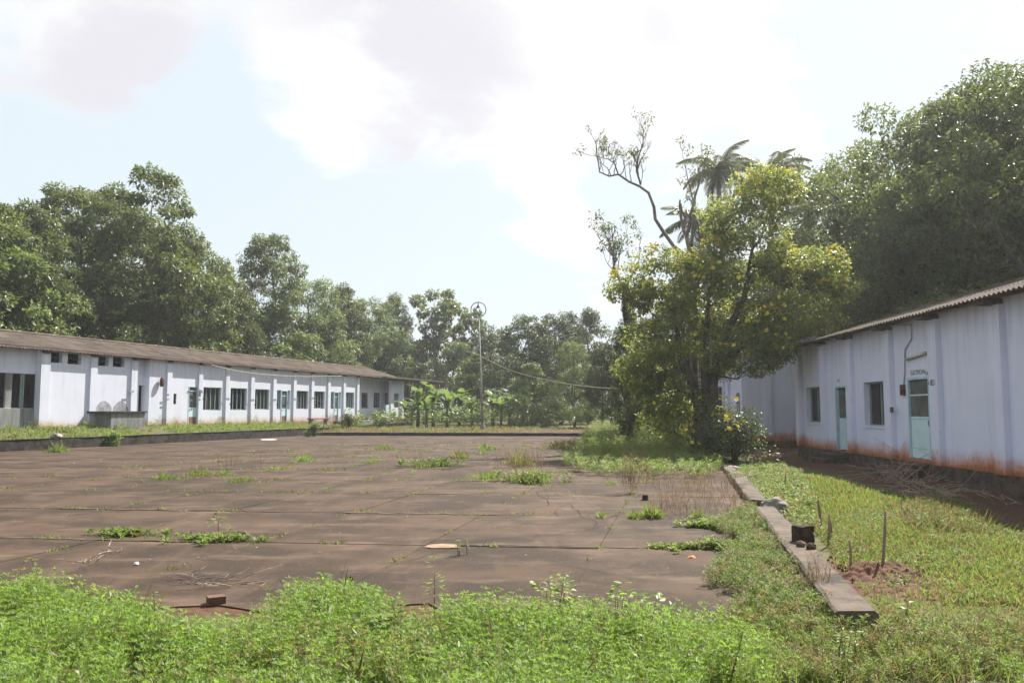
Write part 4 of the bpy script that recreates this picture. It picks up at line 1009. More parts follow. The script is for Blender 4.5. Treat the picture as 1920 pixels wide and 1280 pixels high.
# ivy-like shoots round the trunk
cs2 = [np.array(wp(px, py, -.2 + .1 * k)) for k, (px, py) in enumerate(((1300, 800), (1290, 770), (1345, 760), (1310, 720), (1270, 800), (1340, 700), (1285, 720)))]
a = clump_leaves(rb, np.array(cs2), np.full(len(cs2), .6), 150, .13, .06, .4, .35, .9)
v, f, at = leaf_arrays(*a); link('leaves', np_mesh('leaves', v, f, M['leaf_bush'], at), o)

# --- flowering shrub at its foot
def shrub(name, px, py, Y, wpx, hpx, n, per, ln, wd, mat, label, flowers=0, seed=0, tint=.4, cat='shrub', rmin=.18, rmax=.38):
    r_ = np.random.default_rng(seed); p = P(px, py, Y); b = Vector((p.x, Y, gz(p.x, Y))); w_ = wpx * Y / F / 2; h_ = hpx * Y / F
    cs_ = []; rs2 = []
    for k in range(n):
        a = r_.uniform(0, 6.28); q = math.sqrt(r_.uniform(0, 1)); u = r_.uniform(.15, .95)
        cs_.append((math.cos(a) * q * w_ * (1 - .35 * u), math.sin(a) * q * w_ * .8 * (1 - .35 * u), h_ * u)); rs2.append(r_.uniform(rmin, rmax) * max(.35, h_))
    tr_ = [([Vector((0, 0, -.05)), Vector((r_.normal() * .2 * w_, r_.normal() * .2 * w_, h_ * .6)), Vector((r_.normal() * .5 * w_, r_.normal() * .4 * w_, h_ * .95))], [.02 + .01 * h_, .014 + .006 * h_, .005]) for _ in range(4)]
    tm_, cm_, fm_ = build_tree(name, seed + 1, tr_, cs_, rs2, per, ln, wd, mat, M['bark'], .2, tint, .8, flower=flowers, limb_r=.014)
    o_ = empty(name, b); tag(o_, label, cat); link('stems', tm_, o_); link('leaves', cm_, o_)
    if fm_: q_ = link('flowers', fm_, o_); q_['kind'] = 'stuff'
    return o_
shrub('flowering_shrub', 1375, 880, 24.5, 120, 105, 30, 170, .1, .05, M['leaf_dark'], 'leafy shrub dotted with yellow flowers at the kerb below the flowering tree', 18, 31, .35)  # dark leaf colour stands in for the tree's shade on this shrub
shrub('flowering_shrub', 1330, 860, 27.5, 90, 100, 20, 160, .1, .05, M['leaf_dark'], 'dark shrub with a few yellow flowers against the flowering tree trunk', 14, 32, .3)
shrub('red_leaf_shrub', 1265, 830, 33, 70, 95, 16, 120, .12, .06, M['leaf_bush'], 'loose shrub with some reddish leaves beside the flowering tree', 0, 33, .55)

# --- bare crown of a dying tree behind the flowering one
def dead_tree(name, Y, paths, base_px, label, seed, leaf_n):
    r_ = np.random.default_rng(seed); b = P(base_px, 840, Y); b.z = gz(b.x, Y); mb = MB(); tips = []; tw = MB()
    def grow(p, d, ln, rad, depth):
        if depth == 0 or rad < .004: tips.append(p); return
        e = p + d * ln; m_ = p.lerp(e, .5) + Vector(r_.normal(size=3)) * ln * .1
        tw.tube([p, m_, e], [rad, rad * .85, rad * .68], 4, cap=False)
        for k in range(2 if r_.uniform() < .8 else 3):
            nd = (d + Vector((r_.normal() * .5, r_.normal() * .3, abs(r_.normal()) * .3 + .15))).normalized()
            grow(e, nd, ln * r_.uniform(.62, .85), rad * .62, depth - 1)
    for pts, rd, twigs in paths:
        q = [P(x, y, Y) - b if y is not None else Vector((0, 0, -.3)) for x, y in pts]
        q = [p + Vector((0, r_.normal() * .12, 0)) for p in q]
        n = len(q); rads = [rd[0] + (rd[1] - rd[0]) * i / (n - 1) for i in range(n)]
        mb.tube(q, rads, 7)
        for i in range(max(1, int(n * twigs[0])), n):
            for k in range(twigs[1]):
                t = r_.uniform(); p = q[i - 1].lerp(q[i], t); d = (q[i] - q[i - 1]).normalized()
                nd = (d * .25 + Vector((r_.normal() * .45, r_.normal() * .3, .9 + .2 * r_.normal()))).normalized()
                grow(p, nd, twigs[2] * r_.uniform(.6, 1.2), min(rads[i] * .6, .022), 3)
        grow(q[-1], (q[-1] - q[-2]).normalized(), twigs[2], rads[-1], 3)
    o_ = empty(name, b); tag(o_, label, 'tree'); mb.build('trunk', M['bark_pale'], o_, True); tw.build('twigs', M['bark_pale'], o_)['kind'] = 'stuff'
    c = np.array([tuple(t) for t in tips]); idx = r_.choice(len(c), min(len(c), leaf_n), replace=False)
    a_ = clump_leaves(r_, c[idx], np.full(len(idx), .2), 16, .14, .06, .5, .4, .9)
    v_, f_, at_ = leaf_arrays(*a_); link('leaves', np_mesh('leaves', v_, f_, M['leaf_forest'], at_), o_)
dead_tree('bare_tree', 32.5, [
    ([(1300, None), (1302, 700), (1300, 560), (1292, 487)], (.2, .13), (2, 0, 1)),
    ([(1292, 487), (1262, 463), (1242, 430), (1228, 412), (1227, 388), (1216, 362), (1200, 348), (1180, 338), (1160, 326), (1142, 331), (1125, 321), (1121, 298)], (.085, .025), (.62, 2, .55)),
    ([(1200, 348), (1194, 320), (1196, 296), (1205, 272), (1206, 252)], (.045, .015), (.2, 3, .5)),
    ([(1160, 326), (1152, 306), (1140, 300), (1128, 296)], (.03, .012), (.2, 2, .45)),
    ([(1295, 487), (1297, 430), (1301, 370), (1312, 345), (1318, 325)], (.075, .025), (.35, 2, .5)),
    ([(1300, 400), (1320, 440), (1335, 470)], (.05, .04), (2, 0, .5)),
    ([(1301, 372), (1290, 330), (1284, 300)], (.03, .012), (.2, 2, .4))], 1300, 'tall bare forked tree with a long crooked limb above the yellow flowers', 91, 70)
dead_tree('bare_tree', 34, [
    ([(1180, None), (1178, 700), (1170, 560), (1160, 522)], (.12, .06), (2, 0, 1)),
    ([(1160, 522), (1148, 505), (1154, 488), (1140, 468), (1125, 448)], (.05, .015), (.3, 3, .5)),
    ([(1150, 500), (1160, 480), (1168, 455)], (.03, .012), (.2, 3, .45)),
    ([(1170, 540), (1196, 500), (1198, 460)], (.03, .012), (.3, 2, .4))], 1180, 'smaller bare-topped tree beside the yellow crown above the rope', 92, 60)

# --- coconut palms
def frond_mesh(seed, ln=4.2):
    r_ = np.random.default_rng(seed); n = 64; t = np.linspace(0, 1, n)
    x = ln * (t - .12 * t ** 3); z = ln * (.34 * t - .62 * t ** 2.2)
    pts = np.column_stack([x, np.zeros(n), z]); tg = unit(np.gradient(pts, axis=0))
    mb = MB(); mb.tube([tuple(p) for p in pts[::5]], [.05 - .045 * k / 9 for k in range(len(pts[::5]))], 5)
    parts = []
    for sd in (-1, 1):
        i = np.arange(5, n); k = len(i); l_ = .95 * np.sin(np.pi * np.clip(t[i] * .9 + .1, 0, 1)) ** .6 + .12
        ax = tg[i] * .55 + np.array([0, sd, 0]) * .8 + np.array([0, 0, -.45]) + r_.normal(size=(k, 3)) * .1
        parts.append(leaf_arrays(pts[i], ax, np.tile([0, 0, 1.], (k, 1)), l_, np.full(k, .075), r_.uniform(.2, .8, k), (r_.uniform(size=k) < .06).astype(float), .1, .25))
    v, f, at = cat_arrays(parts); me = np_mesh('frond', v, f, [M['leaf_palm']], at)
    bm = bmesh.new(); bm.from_mesh(me)
    t2 = mb.mesh('rachis', M['leaf_palm']); bm.from_mesh(t2); bm.to_mesh(me); bm.free(); return me
FR = [frond_mesh(k) for k in (1, 2, 3)]
def palm(px, py, Y, base_px, label, seed, n=17, size=1., bias=0):
    r_ = random.Random(seed); c = P(px, py, Y); b = P(base_px, 800, Y); b.z = gz(b.x, Y)
    o_ = empty('coconut_palm', b); tag(o_, label, 'palm tree'); top = c - b
    MB().tube([(0, 0, -.3), top * .3 + Vector((.15, 0, 0)), top * .65 + Vector((.1, 0, 0)), top], [.24, .17, .15, .13], 8).build('trunk', M['bark_pale'], o_, True)
    for k in range(n):
        a = 2 * math.pi * k / n * 2.4 + r_.uniform(-.2, .2); el = math.radians(70 - 100 * (k / n) ** .9 + r_.uniform(-8, 8))
        q = link('frond', FR[k % 3], o_); q.location = top; s_ = size * r_.uniform(.85, 1.1); q.scale = (s_, s_, s_)
        q.rotation_euler = (r_.uniform(-.25, .25), -el + .25, a)
    return o_
palm(1346, 318, 46, 1362, 'coconut palm with dark drooping fronds left of the other palm crown', 1, 26, .58)
palm(1445, 325, 46, 1440, 'coconut palm with upswept fronds above the yellow flowers', 2, 26, .62)
palm(1312, 415, 42, 1340, 'shorter coconut palm with fronds hanging behind the bare limb', 3, 20, .55)
palm(1520, 390, 44, 1510, 'coconut palm half lost beside the glossy wood', 4, 14, .55)

# --- banana plants
def banana_leaf(seed, ln=1.7, wd=.46):
    r_ = np.random.default_rng(seed); n = 9; mb = MB(); vs = []; rows = []
    for i in range(n + 1):
        t = i / n; x = ln * (t - .15 * t ** 2); z = ln * (.75 * t - .85 * t ** 2); w_ = wd * .5 * (math.sin(math.pi * min(1, t * .95 + .05)) ** .55)
        rows.append([(x, -w_, z + .10 * w_ * 2 + r_.normal() * .02), (x, 0, z), (x, w_, z + .1 * w_ * 2 + r_.normal() * .02)])
    for rw in rows: vs += rw
    fs = []
    for i in range(n):
        for k in range(2):
            if r_.uniform() < .12 and i > 2: continue
            fs.append((i * 3 + k, i * 3 + k + 1, i * 3 + 4 + k, i * 3 + 3 + k))
    me = mb.add(vs, fs).mesh('leaf', M['leaf_banana'])
    at = me.attributes.new('tint', 'FLOAT', 'POINT'); at.data.foreach_set('value', r_.uniform(.2, 1, len(vs)).astype(np.float32)); return me
BL = [banana_leaf(k) for k in range(4)]
STEM = MB().tube([(0, 0, -.2), (.03, 0, .7), (0, 0, 1.6)], [.13, .11, .07], 8).mesh('stem', M['leaf_banana'], True)
def banana(px, py, Y, s_, label, seed, n=8):
    r_ = random.Random(seed); p = P(px, py, Y); o_ = empty('banana_plant', (p.x, Y, gz(p.x, Y)), r_.uniform(0, 6)); s_ *= .86; o_.scale = (s_, s_, s_); tag(o_, label, 'banana plant', 'banana plants beyond the far kerb')
    link('stem', STEM, o_)
    for k in range(n):
        q = link('leaf', BL[r_.randrange(4)], o_, loc=(0, 0, 1.35 + .03 * k)); q.rotation_euler = (r_.uniform(-.3, .3), -math.radians(r_.uniform(15, 62)), 2.4 * k + r_.uniform(-.3, .3)); z_ = r_.uniform(.8, 1.2); q.scale = (z_, z_, z_)
for a in ((783, 795, 64, 1.35, 'banana plant with a bright upright leaf by the white column', 1), (812, 795, 66, 1.55, 'tallest banana plant below the porch roof corner', 2), (838, 795, 63, 1.2, 'banana plant with pale bent leaves between porch and lamp post', 3),
          (861, 795, 66, 1.3, 'banana plant nearest the lamp post on the porch side', 4), (925, 795, 65, 1.2, 'banana plant just past the lamp post', 5), (955, 795, 66, 1.35, 'banana plant with drooping pale leaves under the rope', 6), (975, 795, 64, 1.1, 'small banana plant under the mango trees', 7), (1000, 775, 70, 1.7, 'tall upright-leaved banana plant deep under the trees', 8), (800, 795, 61, 1.0, 'low young banana plant in front of the tallest one', 10), (885, 795, 62, 1.05, 'young banana plant just before the lamp post', 11), (940, 795, 61.5, .95, 'low banana plant in front past the lamp post', 12), (760, 795, 68, 1.1, 'small banana plant tucked behind the white column', 9)):
    banana(*a)

# ---------------------------------------------------------------- lamp post and rope
lp = P(905, 808, 56.5); lpz = gz(lp.x, 56.5); LP = empty('lamp_post', (lp.x, 56.5, lpz)); tag(LP, 'thin grey lamp post with a ring and a bell lamp at its top', 'lamp post')
lt = P(898, 595, 56.5) - Vector((lp.x, 56.5, lpz)); rc = P(897, 580.5, 56.5) - Vector((lp.x, 56.5, lpz))
MB().tube([(0, 0, -.2), lt * .5, lt * .5 + lt.normalized() * .02, lt], [.085, .075, .055, .045], 10).build('pole', M['pole'], LP, True)
MB().lathe([(.22, 0), (.19, .15), (.10, .36), (.085, .45), (0, .45)], n=12).build('footing', M['cement'], LP)
rr = .52
MB().tube([rc + Vector((rr * math.cos(w), 0, rr * math.sin(w))) for w in [2 * math.pi * k / 32 for k in range(33)]], .036, 6, cap=False).build('ring', M['pole'], LP, True)
bell = rc + Vector((-.02, 0, rr - .28)); q = MB().lathe([(.14, -.12), (.13, -.07), (.06, .05), (.03, .12), (.03, .28)], tuple(bell), 12).build('lamp_shade', M['metal_dark'], LP, True)
pc = P(900, 614, 56.5) - Vector((lp.x, 56.5, lpz)); MB().tube([pc - Vector((.3, 0, 0)), pc + Vector((.3, 0, 0))], .025, 6).build('crossbar', M['metal_dark'], LP)
def rope(name, pts, rad, label, mat='cable', sag_pts=10):
    q = []
    for i in range(len(pts) - 1):
        for k in range(sag_pts): q.append(pts[i].lerp(pts[i + 1], k / sag_pts))
    q.append(pts[-1]); c = q[0].copy(); o_ = MB().tube([p - c for p in q], rad, 5).build(name, M[mat], None, True); o_.location = c; return tag(o_, label, 'rope')
def catmull(ps, n=8):
    ps = [ps[0]] + ps + [ps[-1]]; o_ = []
    for i in range(1, len(ps) - 2):
        for k in range(n):
            t = k / n; a, b, c, d = ps[i - 1:i + 3]
            o_.append(.5 * (2 * b + (c - a) * t + (2 * a - 5 * b + 4 * c - d) * t * t + (3 * b - a - 3 * c + d) * t ** 3))
    o_.append(ps[-2]); return o_
rope('rope', catmull([P(900, 667, 56.4), P(960, 695, 51.5), P(1040, 715, 45.5), P(1130, 727, 40), P(1232, 727, 34.5), P(1262, 718, 33)]), .02, 'pale rope sagging from the lamp post to the flowering tree', sag_pts=1)
rope('rope', catmull([P(870, 657, 60), P(885, 661, 58), P(900, 666, 56.6)]), .02, 'short pale end of rope behind the lamp post', sag_pts=1)
rope('cable', catmull([B.root.matrix_basis @ Vector((U(395, 690, .4), B.y(.5), EZ - .1)), B.root.matrix_basis @ Vector((U(460, 699, .5), B.y(.6), Z(460, 698, .5))), B.root.matrix_basis @ Vector((U(550, 706, .5), B.y(.6), Z(550, 705.5, .5))), B.root.matrix_basis @ Vector((U(640, 706, .5), B.y(.6), Z(640, 705, .5)))]), .02, 'pale cable sagging below the eave of the long building', sag_pts=1)

# ---------------------------------------------------------------- stones, stakes, debris
def rock(name, px, py, size, mat, label, cat, seed, z=None, boxy=0., rot=0, onto=None, amp=.3, Y=None):
    r_ = random.Random(seed); bm = bmesh.new()
    if boxy:
        bmesh.ops.create_cube(bm, size=1.6); bmesh.ops.subdivide_edges(bm, edges=bm.edges, cuts=4, use_grid_fill=True)
    else: bmesh.ops.create_icosphere(bm, subdivisions=3, radius=1)
    off = Vector((seed * 3.1, seed * 1.7, 0))
    for v in bm.verts:
        n_ = mnoise.noise(v.co * 1.4 + off) + .5 * mnoise.noise(v.co * 3.4 + off) + .25 * mnoise.noise(v.co * 8 + off)
        v.co += v.co.normalized() * n_ * amp; v.co = Vector((v.co.x * size[0], v.co.y * size[1], v.co.z * size[2]))
    me = bpy.data.meshes.new(name); bm.to_mesh(me); bm.free(); me.materials.append(M[mat])
    zb = onto if onto is not None else 0.; p = G(px, py, zb)
    if onto is None: zb = 0 if (s_right(p.x, p.y) < 0 and s_near(p.x, p.y) > 0) else gz(p.x, p.y); p = G(px, py, zb)
    o_ = link(name, me, loc=(p.x, p.y, zb + size[2] * .72), rot=(0, 0, rot)); return tag(o_, label, cat)
rock('laterite_block', 1506, 1014, (.12, .10, .115), 'laterite', 'black rough laterite block standing on the near kerb', 'stone', 1, boxy=1, rot=.25, onto=.15, amp=.16)
rock('stone', 1502, 1024, (.055, .05, .035), 'brick', 'small reddish stone before the black block on the kerb', 'stone', 2, onto=.15)
rock('stone', 1521, 1029, (.055, .05, .04), 'laterite', 'small dark stone beside the reddish one on the kerb', 'stone', 3, onto=.15)
rock('stone', 1423, 951, (.14, .11, .10), 'kerb', 'grey-brown slab stone leaning at the kerb gap', 'stone', 4, rot=.6)
rock('stone', 1455, 966, (.21, .17, .155), 'rock', 'largest pale stone in the kerb gap', 'stone', 5, rot=.2, amp=.36)
rock('stone', 1438, 960, (.14, .12, .115), 'rock', 'smaller pale stone leaning on the largest one', 'stone', 6, rot=1.2)
rock('stone', 1468, 971, (.07, .06, .045), 'laterite', 'small dark stone at the foot of the pale stones', 'stone', 7)
rock('stone', 1373, 884, (.3, .18, .1), 'rock', 'flat pale stone under the flowering shrub', 'stone', 8)
rock('brick', 405, 1130, (.09, .07, .04), 'brick', 'red-brown brick on the broken near edge of the yard', 'brick', 9, boxy=1, rot=.5, onto=0., amp=.06)
rock('stone', 445, 1003, (.10, .05, .03), 'kerb', 'dark stone chip at the end of the long grass tuft', 'stone', 10, rot=.5)
rock('stone', 1210, 937, (.06, .055, .06), 'laterite', 'small black stone on the slabs beside the dry weeds', 'stone', 11, boxy=1)
rock('stone', 106, 822, (.24, .2, .13), 'rock', 'grey stone lying on the tall mossy kerb', 'stone', 12, onto=.45)
rock('stone', 657, 1089, (.03, .03, .03), 'laterite', 'small dark lump behind the weeds in the yard', 'stone', 13)
rock('stone', 330 , 797, (.75, .4, .28), 'stain', 'grey heap beside the turquoise door foot', 'stone', 14, onto=.55)
rock('stone', 1190, 805, (.2, .2, .2), 'rock', 'pale block far back beyond the kerb near the flowering tree', 'stone', 15, onto=.2, boxy=1, amp=.05)
for px, py, sx, mat, lb in ((828, 1024, .24, 'sand', 'flat patch of pale sand spread on the slabs'), (1297, 1046, .055, 'orange', 'bright orange fallen leaf on the slabs'), (505, 824, .55, 'paper', 'white scrap of paper near the far kerb'), (256, 1058, .03, 'paper', 'tiny white and red scrap among the twigs')):
    if mat not in M:
        M['sand'] = rough_mat('sand', (.2, .135, .09), (.30, .21, .145), 9, .95, .4); M['orange'] = rough_mat('orange_leaf', (.5, .14, .05), (.6, .2, .08), 9, .7, .1); M['paper'] = rough_mat('paper', (.6, .58, .55), (.75, .73, .7), 9, .9, .1)
    c = G(px, py, 0); rr_ = random.Random(int(px)); n_ = 18; h_ = .012 if mat == 'sand' else .02
    ring = [(sx * math.cos(2 * math.pi * k / n_) * rr_.uniform(.7, 1.1), sx * .75 * math.sin(2 * math.pi * k / n_) * rr_.uniform(.7, 1.1)) for k in range(n_)]
    vs = [(x, y, .006) for x, y in ring] + [(x * .6, y * .6, .006 + h_ * rr_.uniform(.7, 1.2)) for x, y in ring] + [(0, 0, .006 + h_)]
    fs = [(k, (k + 1) % n_, n_ + (k + 1) % n_, n_ + k) for k in range(n_)] + [(n_ + k, n_ + (k + 1) % n_, 2 * n_) for k in range(n_)]
    o = MB().add(vs, fs).build({'sand': 'sand_patch', 'orange': 'fallen_leaf', 'paper': 'paper_scrap'}[mat], M[mat], None, True); o.location = c
    tag(o, lb, {'sand': 'sand', 'orange': 'leaf', 'paper': 'paper'}[mat])
for px0, py0, px1, py1, rd, lb in ((1541, 990, 1534, 936, .022, 'short pale stake nearest the pale stones'), (1553, 1024, 1555, 962, .018, 'stake planted beside the black block, nearer of two together'), (1559, 1010, 1556, 972, .016, 'stake planted beside the black block, further of two together'),
                                   (1594, 1072, 1593, 1012, .015, 'stake at the edge of the dug hole'), (1653, 1072, 1660, 957, .017, 'tallest stake standing in the dug red earth'), (1472, 918, 1473, 888, .02, 'tiny stake far back by the kerb')):
    a = G(px0, py0, -.05); e = P(px1, py1, a.y + .02); rr_ = random.Random(px0)
    z0 = gz(a.x, a.y); a = G(px0, py0, z0); e = P(px1, py1, a.y)
    pts = [Vector((0, 0, -.1)), (e - a) * .35 + Vector((rr_.uniform(-.012, .012), 0, 0)), (e - a) * .7 + Vector((rr_.uniform(-.012, .012), 0, 0)), e - a]
    o = MB().tube(pts, [rd, rd * .95, rd * .85, rd * .75], 7).build('stake', M['stake'], None, True); o.location = a; tag(o, lb, 'stake', 'stakes planted in the grass')
# dug earth
def mound(px, py, w, d, h, seed, label):
    c = G(px, py, -.05); c.z = gz(c.x, c.y) - .03; n_ = 44; vs = []; r_ = np.random.default_rng(seed)
    for i in range(n_ + 1):
        for j in range(n_ + 1):
            x = (i / n_ * 2 - 1); y = (j / n_ * 2 - 1); q = max(0, 1 - (x * x + y * y))
            nn_ = mnoise.noise(Vector((x * 2.5 + seed, y * 2.5, 0))) * .6 + mnoise.noise(Vector((x * 7 + seed, y * 7, 3))) * .6 + mnoise.noise(Vector((x * 15 + seed, y * 15, 8))) * .35
            hole = math.exp(-(((x + .55) / .25) ** 2 + ((y - .25) / .35) ** 2)) * 1.1
            vs.append((x * w, y * d, h * (q ** .7) * (1 + nn_) - h * hole - .05 * (q == 0)))
    fs = [(i * (n_ + 1) + j, (i + 1) * (n_ + 1) + j, (i + 1) * (n_ + 1) + j + 1, i * (n_ + 1) + j + 1) for i in range(n_) for j in range(n_)]
    o_ = MB().add(vs, fs).build('earth_mound', M['earth'], None, True); o_.location = c; return tag(o_, label, 'earth')
mound(1640, 1076, .55, .5, .12, 4, 'mound of dug red-brown earth with a hole around the tallest stake')
mound(1505, 962, .5, .6, .05, 9, 'small bare patch of red earth beside the pale stones')
mb = MB(); c0 = G(1640, 1076, -.08)
for k in range(130):
    x, y = c0.x + rng.normal() * .42, c0.y + rng.normal() * .36; q_ = rng.uniform(.008, .03); zc = gz(x, y) + .05 * math.exp(-((x - c0.x) ** 2 + (y - c0.y) ** 2) / .08)
    vs = [Vector((x, y, zc + q_ * .4)) + Vector((a * q_, b * q_, c * q_)) * rng.uniform(.7, 1.3) for a, b, c in ((1, 0, 0), (-1, 0, 0), (0, 1, 0), (0, -1, 0), (0, 0, 1), (0, 0, -1))]
    mb.add(vs, [(0, 2, 4), (2, 1, 4), (1, 3, 4), (3, 0, 4), (2, 0, 5), (1, 2, 5), (3, 1, 5), (0, 3, 5)])
tag(mb.build('earth_clods', M['earth']), 'loose clods of red earth strewn round the dug mound', 'earth', kind='stuff')
# twig heaps
def twigs(name, pts_px, z, n, ln, spread, label, seed, rad=.006, flat=True, mat='twig', up=.12, gap=0):
    r_ = np.random.default_rng(seed); c = G(*pts_px[0], z); o_ = empty(name, c)
    cs_ = [G(*p, z) - c for p in pts_px]
    for k in range(n):
        mb = MB()
        t = r_.uniform(0, len(cs_) - 1.001); i = int(t); p = cs_[i].lerp(cs_[min(i + 1, len(cs_) - 1)], t - i) + Vector((r_.normal() * spread, r_.normal() * spread, .012 + abs(r_.normal()) * (.01 if flat else .06)))
        d0 = (cs_[-1] - cs_[0]).normalized(); d = (d0 * r_.choice([-1, 1]) * .9 + Vector((r_.normal() * .6, r_.normal() * .6, abs(r_.normal()) * up))).normalized()
        l_ = ln * r_.uniform(.4, 1.2); m_ = p + d * l_ * .5 + Vector((r_.normal() * .13 * l_, r_.normal() * .13 * l_, up * .25 * l_)); e = p + d * l_ + Vector((r_.normal() * .25 * l_, r_.normal() * .25 * l_, 0))
        e.z = max(.008, e.z)
        mb.tube([p, m_, e], [rad * r_.uniform(.7, 1.5), rad, rad * .5], 4)
        if r_.uniform() < .6:
            d2_ = (d + Vector((r_.normal() * .7, r_.normal() * .7, abs(r_.normal()) * up))).normalized(); mb.tube([m_, m_ + d2_ * l_ * .4], [rad * .7, rad * .3], 4)
        mb.build('twig', M[mat], o_)
    return tag(o_, label, 'twigs')
twigs('twig_heap', [(150, 1060), (185, 1045), (215, 1036)], 0, 16, .34, .05, 'small heap of dry twigs on the slabs near the yellowish weed', 1, rad=.0045)
twigs('twig_heap', [(350, 1082), (420, 1100), (475, 1085)], 0, 24, .34, .10, 'larger scatter of dry branches behind the brick', 2, rad=.0045)
twigs('brush_pile', [(1650, 905), (1690, 912), (1745, 905)], -.1, 46, 1.0, .2, 'pile of cut pale brushwood on the grass below the steps', 3, rad=.006, flat=False, up=.6)
twigs('brush_pile', [(1690, 925), (1740, 930), (1790, 950)], -.12, 60, .9, .22, 'lower spread of dry straw-coloured cuttings before the brushwood pile', 4, rad=.006, flat=False, up=.25)
twigs('twig_heap', [(1870, 940), (1915, 950)], -.2, 8, .6, .12, 'few dry twigs in the shade of the right building', 5, rad=.008, flat=False, up=.3)
twigs('twig_heap', [(1385, 905), (1400, 885)], .13, 5, .5, .06, 'two or three twigs lying across the worn kerb', 6, rad=.01)

# loose pebbles over the slabs (nobody could count them)
r = np.random.default_rng(15); q = sample_poly(r, [G(-150, 1060), G(1300, 1090), G(1290, 830), G(560, 830), G(-150, 880)], 1500)
mb = MB()
for x, y in q:
    s_ = (.006 + .02 * r.uniform() ** 3) * (1.8 if y > 25 else 1); h_ = s_ * .7; a = r.uniform(0, 6.28)
    vs = [(x + s_ * math.cos(a + k * 2.1) * r.uniform(.7, 1.2), y + s_ * math.sin(a + k * 2.1), .004) for k in range(3)] + [(x + s_ * .2, y, h_)]
    mb.add(vs, [(0, 1, 3), (1, 2, 3), (2, 0, 3), (2, 1, 0)])
tag(mb.build('pebbles', M['rock']), 'pale pebbles and grit scattered over the yard slabs', 'pebbles', kind='stuff')

# silt washed along the joints and branching cracks in the slabs
M['silt'] = rough_mat('pale_silt', (.065, .043, .029), (.115, .08, .056), 7, .96, .5, 30)
M['crack'] = rough_mat('crack_dirt', (.012, .009, .007), (.03, .022, .016), 9, .98, 0)
mb = MB(); mc = MB(); rr_ = random.Random(8); jb = []
def ribbon(m_, pts, w, z):
    vs = []
    for i, p in enumerate(pts):
        a, b = pts[max(0, i - 1)], pts[min(len(pts) - 1, i + 1)]; d = Vector((b[0] - a[0], b[1] - a[1], 0)).normalized(); n_ = Vector((-d.y, d.x, 0))
        for sg in (1, -1): vs.append(Vector((p[0], p[1], z)) + n_ * sg * w * .5 * rr_.uniform(.25, 1.5) * (1 if 0 < i < len(pts) - 1 else .1))
    m_.add(vs, [(2 * i, 2 * i + 1, 2 * i + 3, 2 * i + 2) for i in range(len(pts) - 1)])
for j in range(1, 12):
    for k in range(3):
        c0_ = rr_.uniform(-12, 1.0) if j < 5 else rr_.uniform(-20, 1); ln = rr_.uniform(.7, 3.4); o_ = rr_.uniform(-.05, .1)
        pts = [yard_pt(c0_ + ln * t / 14, aj[j] + o_ + rr_.uniform(-.03, .03)) for t in range(15)]
        if s_left(*pts[0]) < .3: continue
        ribbon(mb, pts, rr_.uniform(.03, .09) * (1 + .03 * aj[j]), .0075)
def crack(p, ang, ln, w, depth):
    pts = [p]
    for t in range(int(ln / .16)):
        ang += rr_.uniform(-.5, .5) * .6; q_ = (pts[-1][0] + .16 * math.cos(ang), pts[-1][1] + .16 * math.sin(ang))
        if s_left(*q_) < .2 or s_right(*q_) > -.1 or s_near(*q_) < .3: break
        pts.append(q_)
        if depth and rr_.random() < .10: crack(q_, ang + rr_.choice((-1, 1)) * rr_.uniform(.5, 1.1), ln * .4, w * .7, depth - 1)
    if len(pts) > 2: ribbon(mc, pts, w, .009)
for (px, py, an, ln) in ((720, 1068, 1.25, 7.5), (930, 960, 1.2, 4), (560, 950, 1.0, 3), (250, 880, 1.0, 6)):
    g_ = G(px, py); crack((g_.x, g_.y), an, ln, .006 + .0005 * g_.y, 1)
tag(mb.build('silt', M['silt']), 'pale silt washed along the joints of the yard slabs', 'silt', kind='stuff')
tag(mc.build('cracks', M['crack']), 'branching dark cracks in the yard concrete', 'cracks', kind='stuff')
# ---------------------------------------------------------------- weeds and grass
r = np.random.default_rng(99)
tops = [(-200, 1085), (0, 1092), (60, 1088), (120, 1086), (200, 1098), (270, 1105), (330, 1135), (370, 1160), (430, 1168), (480, 1148), (520, 1112), (570, 1090), (640, 1082), (700, 1100), (760, 1130), (820, 1142), (880, 1122), (940, 1128), (1000, 1130), (1080, 1118), (1160, 1130), (1260, 1142), (1340, 1150), (1400, 1168), (1460, 1190), (1600, 1205), (2100, 1200)]
tpx = np.array([t[0] for t in tops]); tpy = np.array([t[1] for t in tops])
n = 46000
xy = np.column_stack([r.uniform(-6, 5, n), r.uniform(3.2, 8.2, n)])
px = 960 + F * xy[:, 0] / xy[:, 1]
hh = .37
yb = (H - (-.13 + hh)) * F / (np.interp(px, tpx, tpy) - 768)
keep = (xy[:, 1] < yb) & (np.abs(px - 960) < 1150)
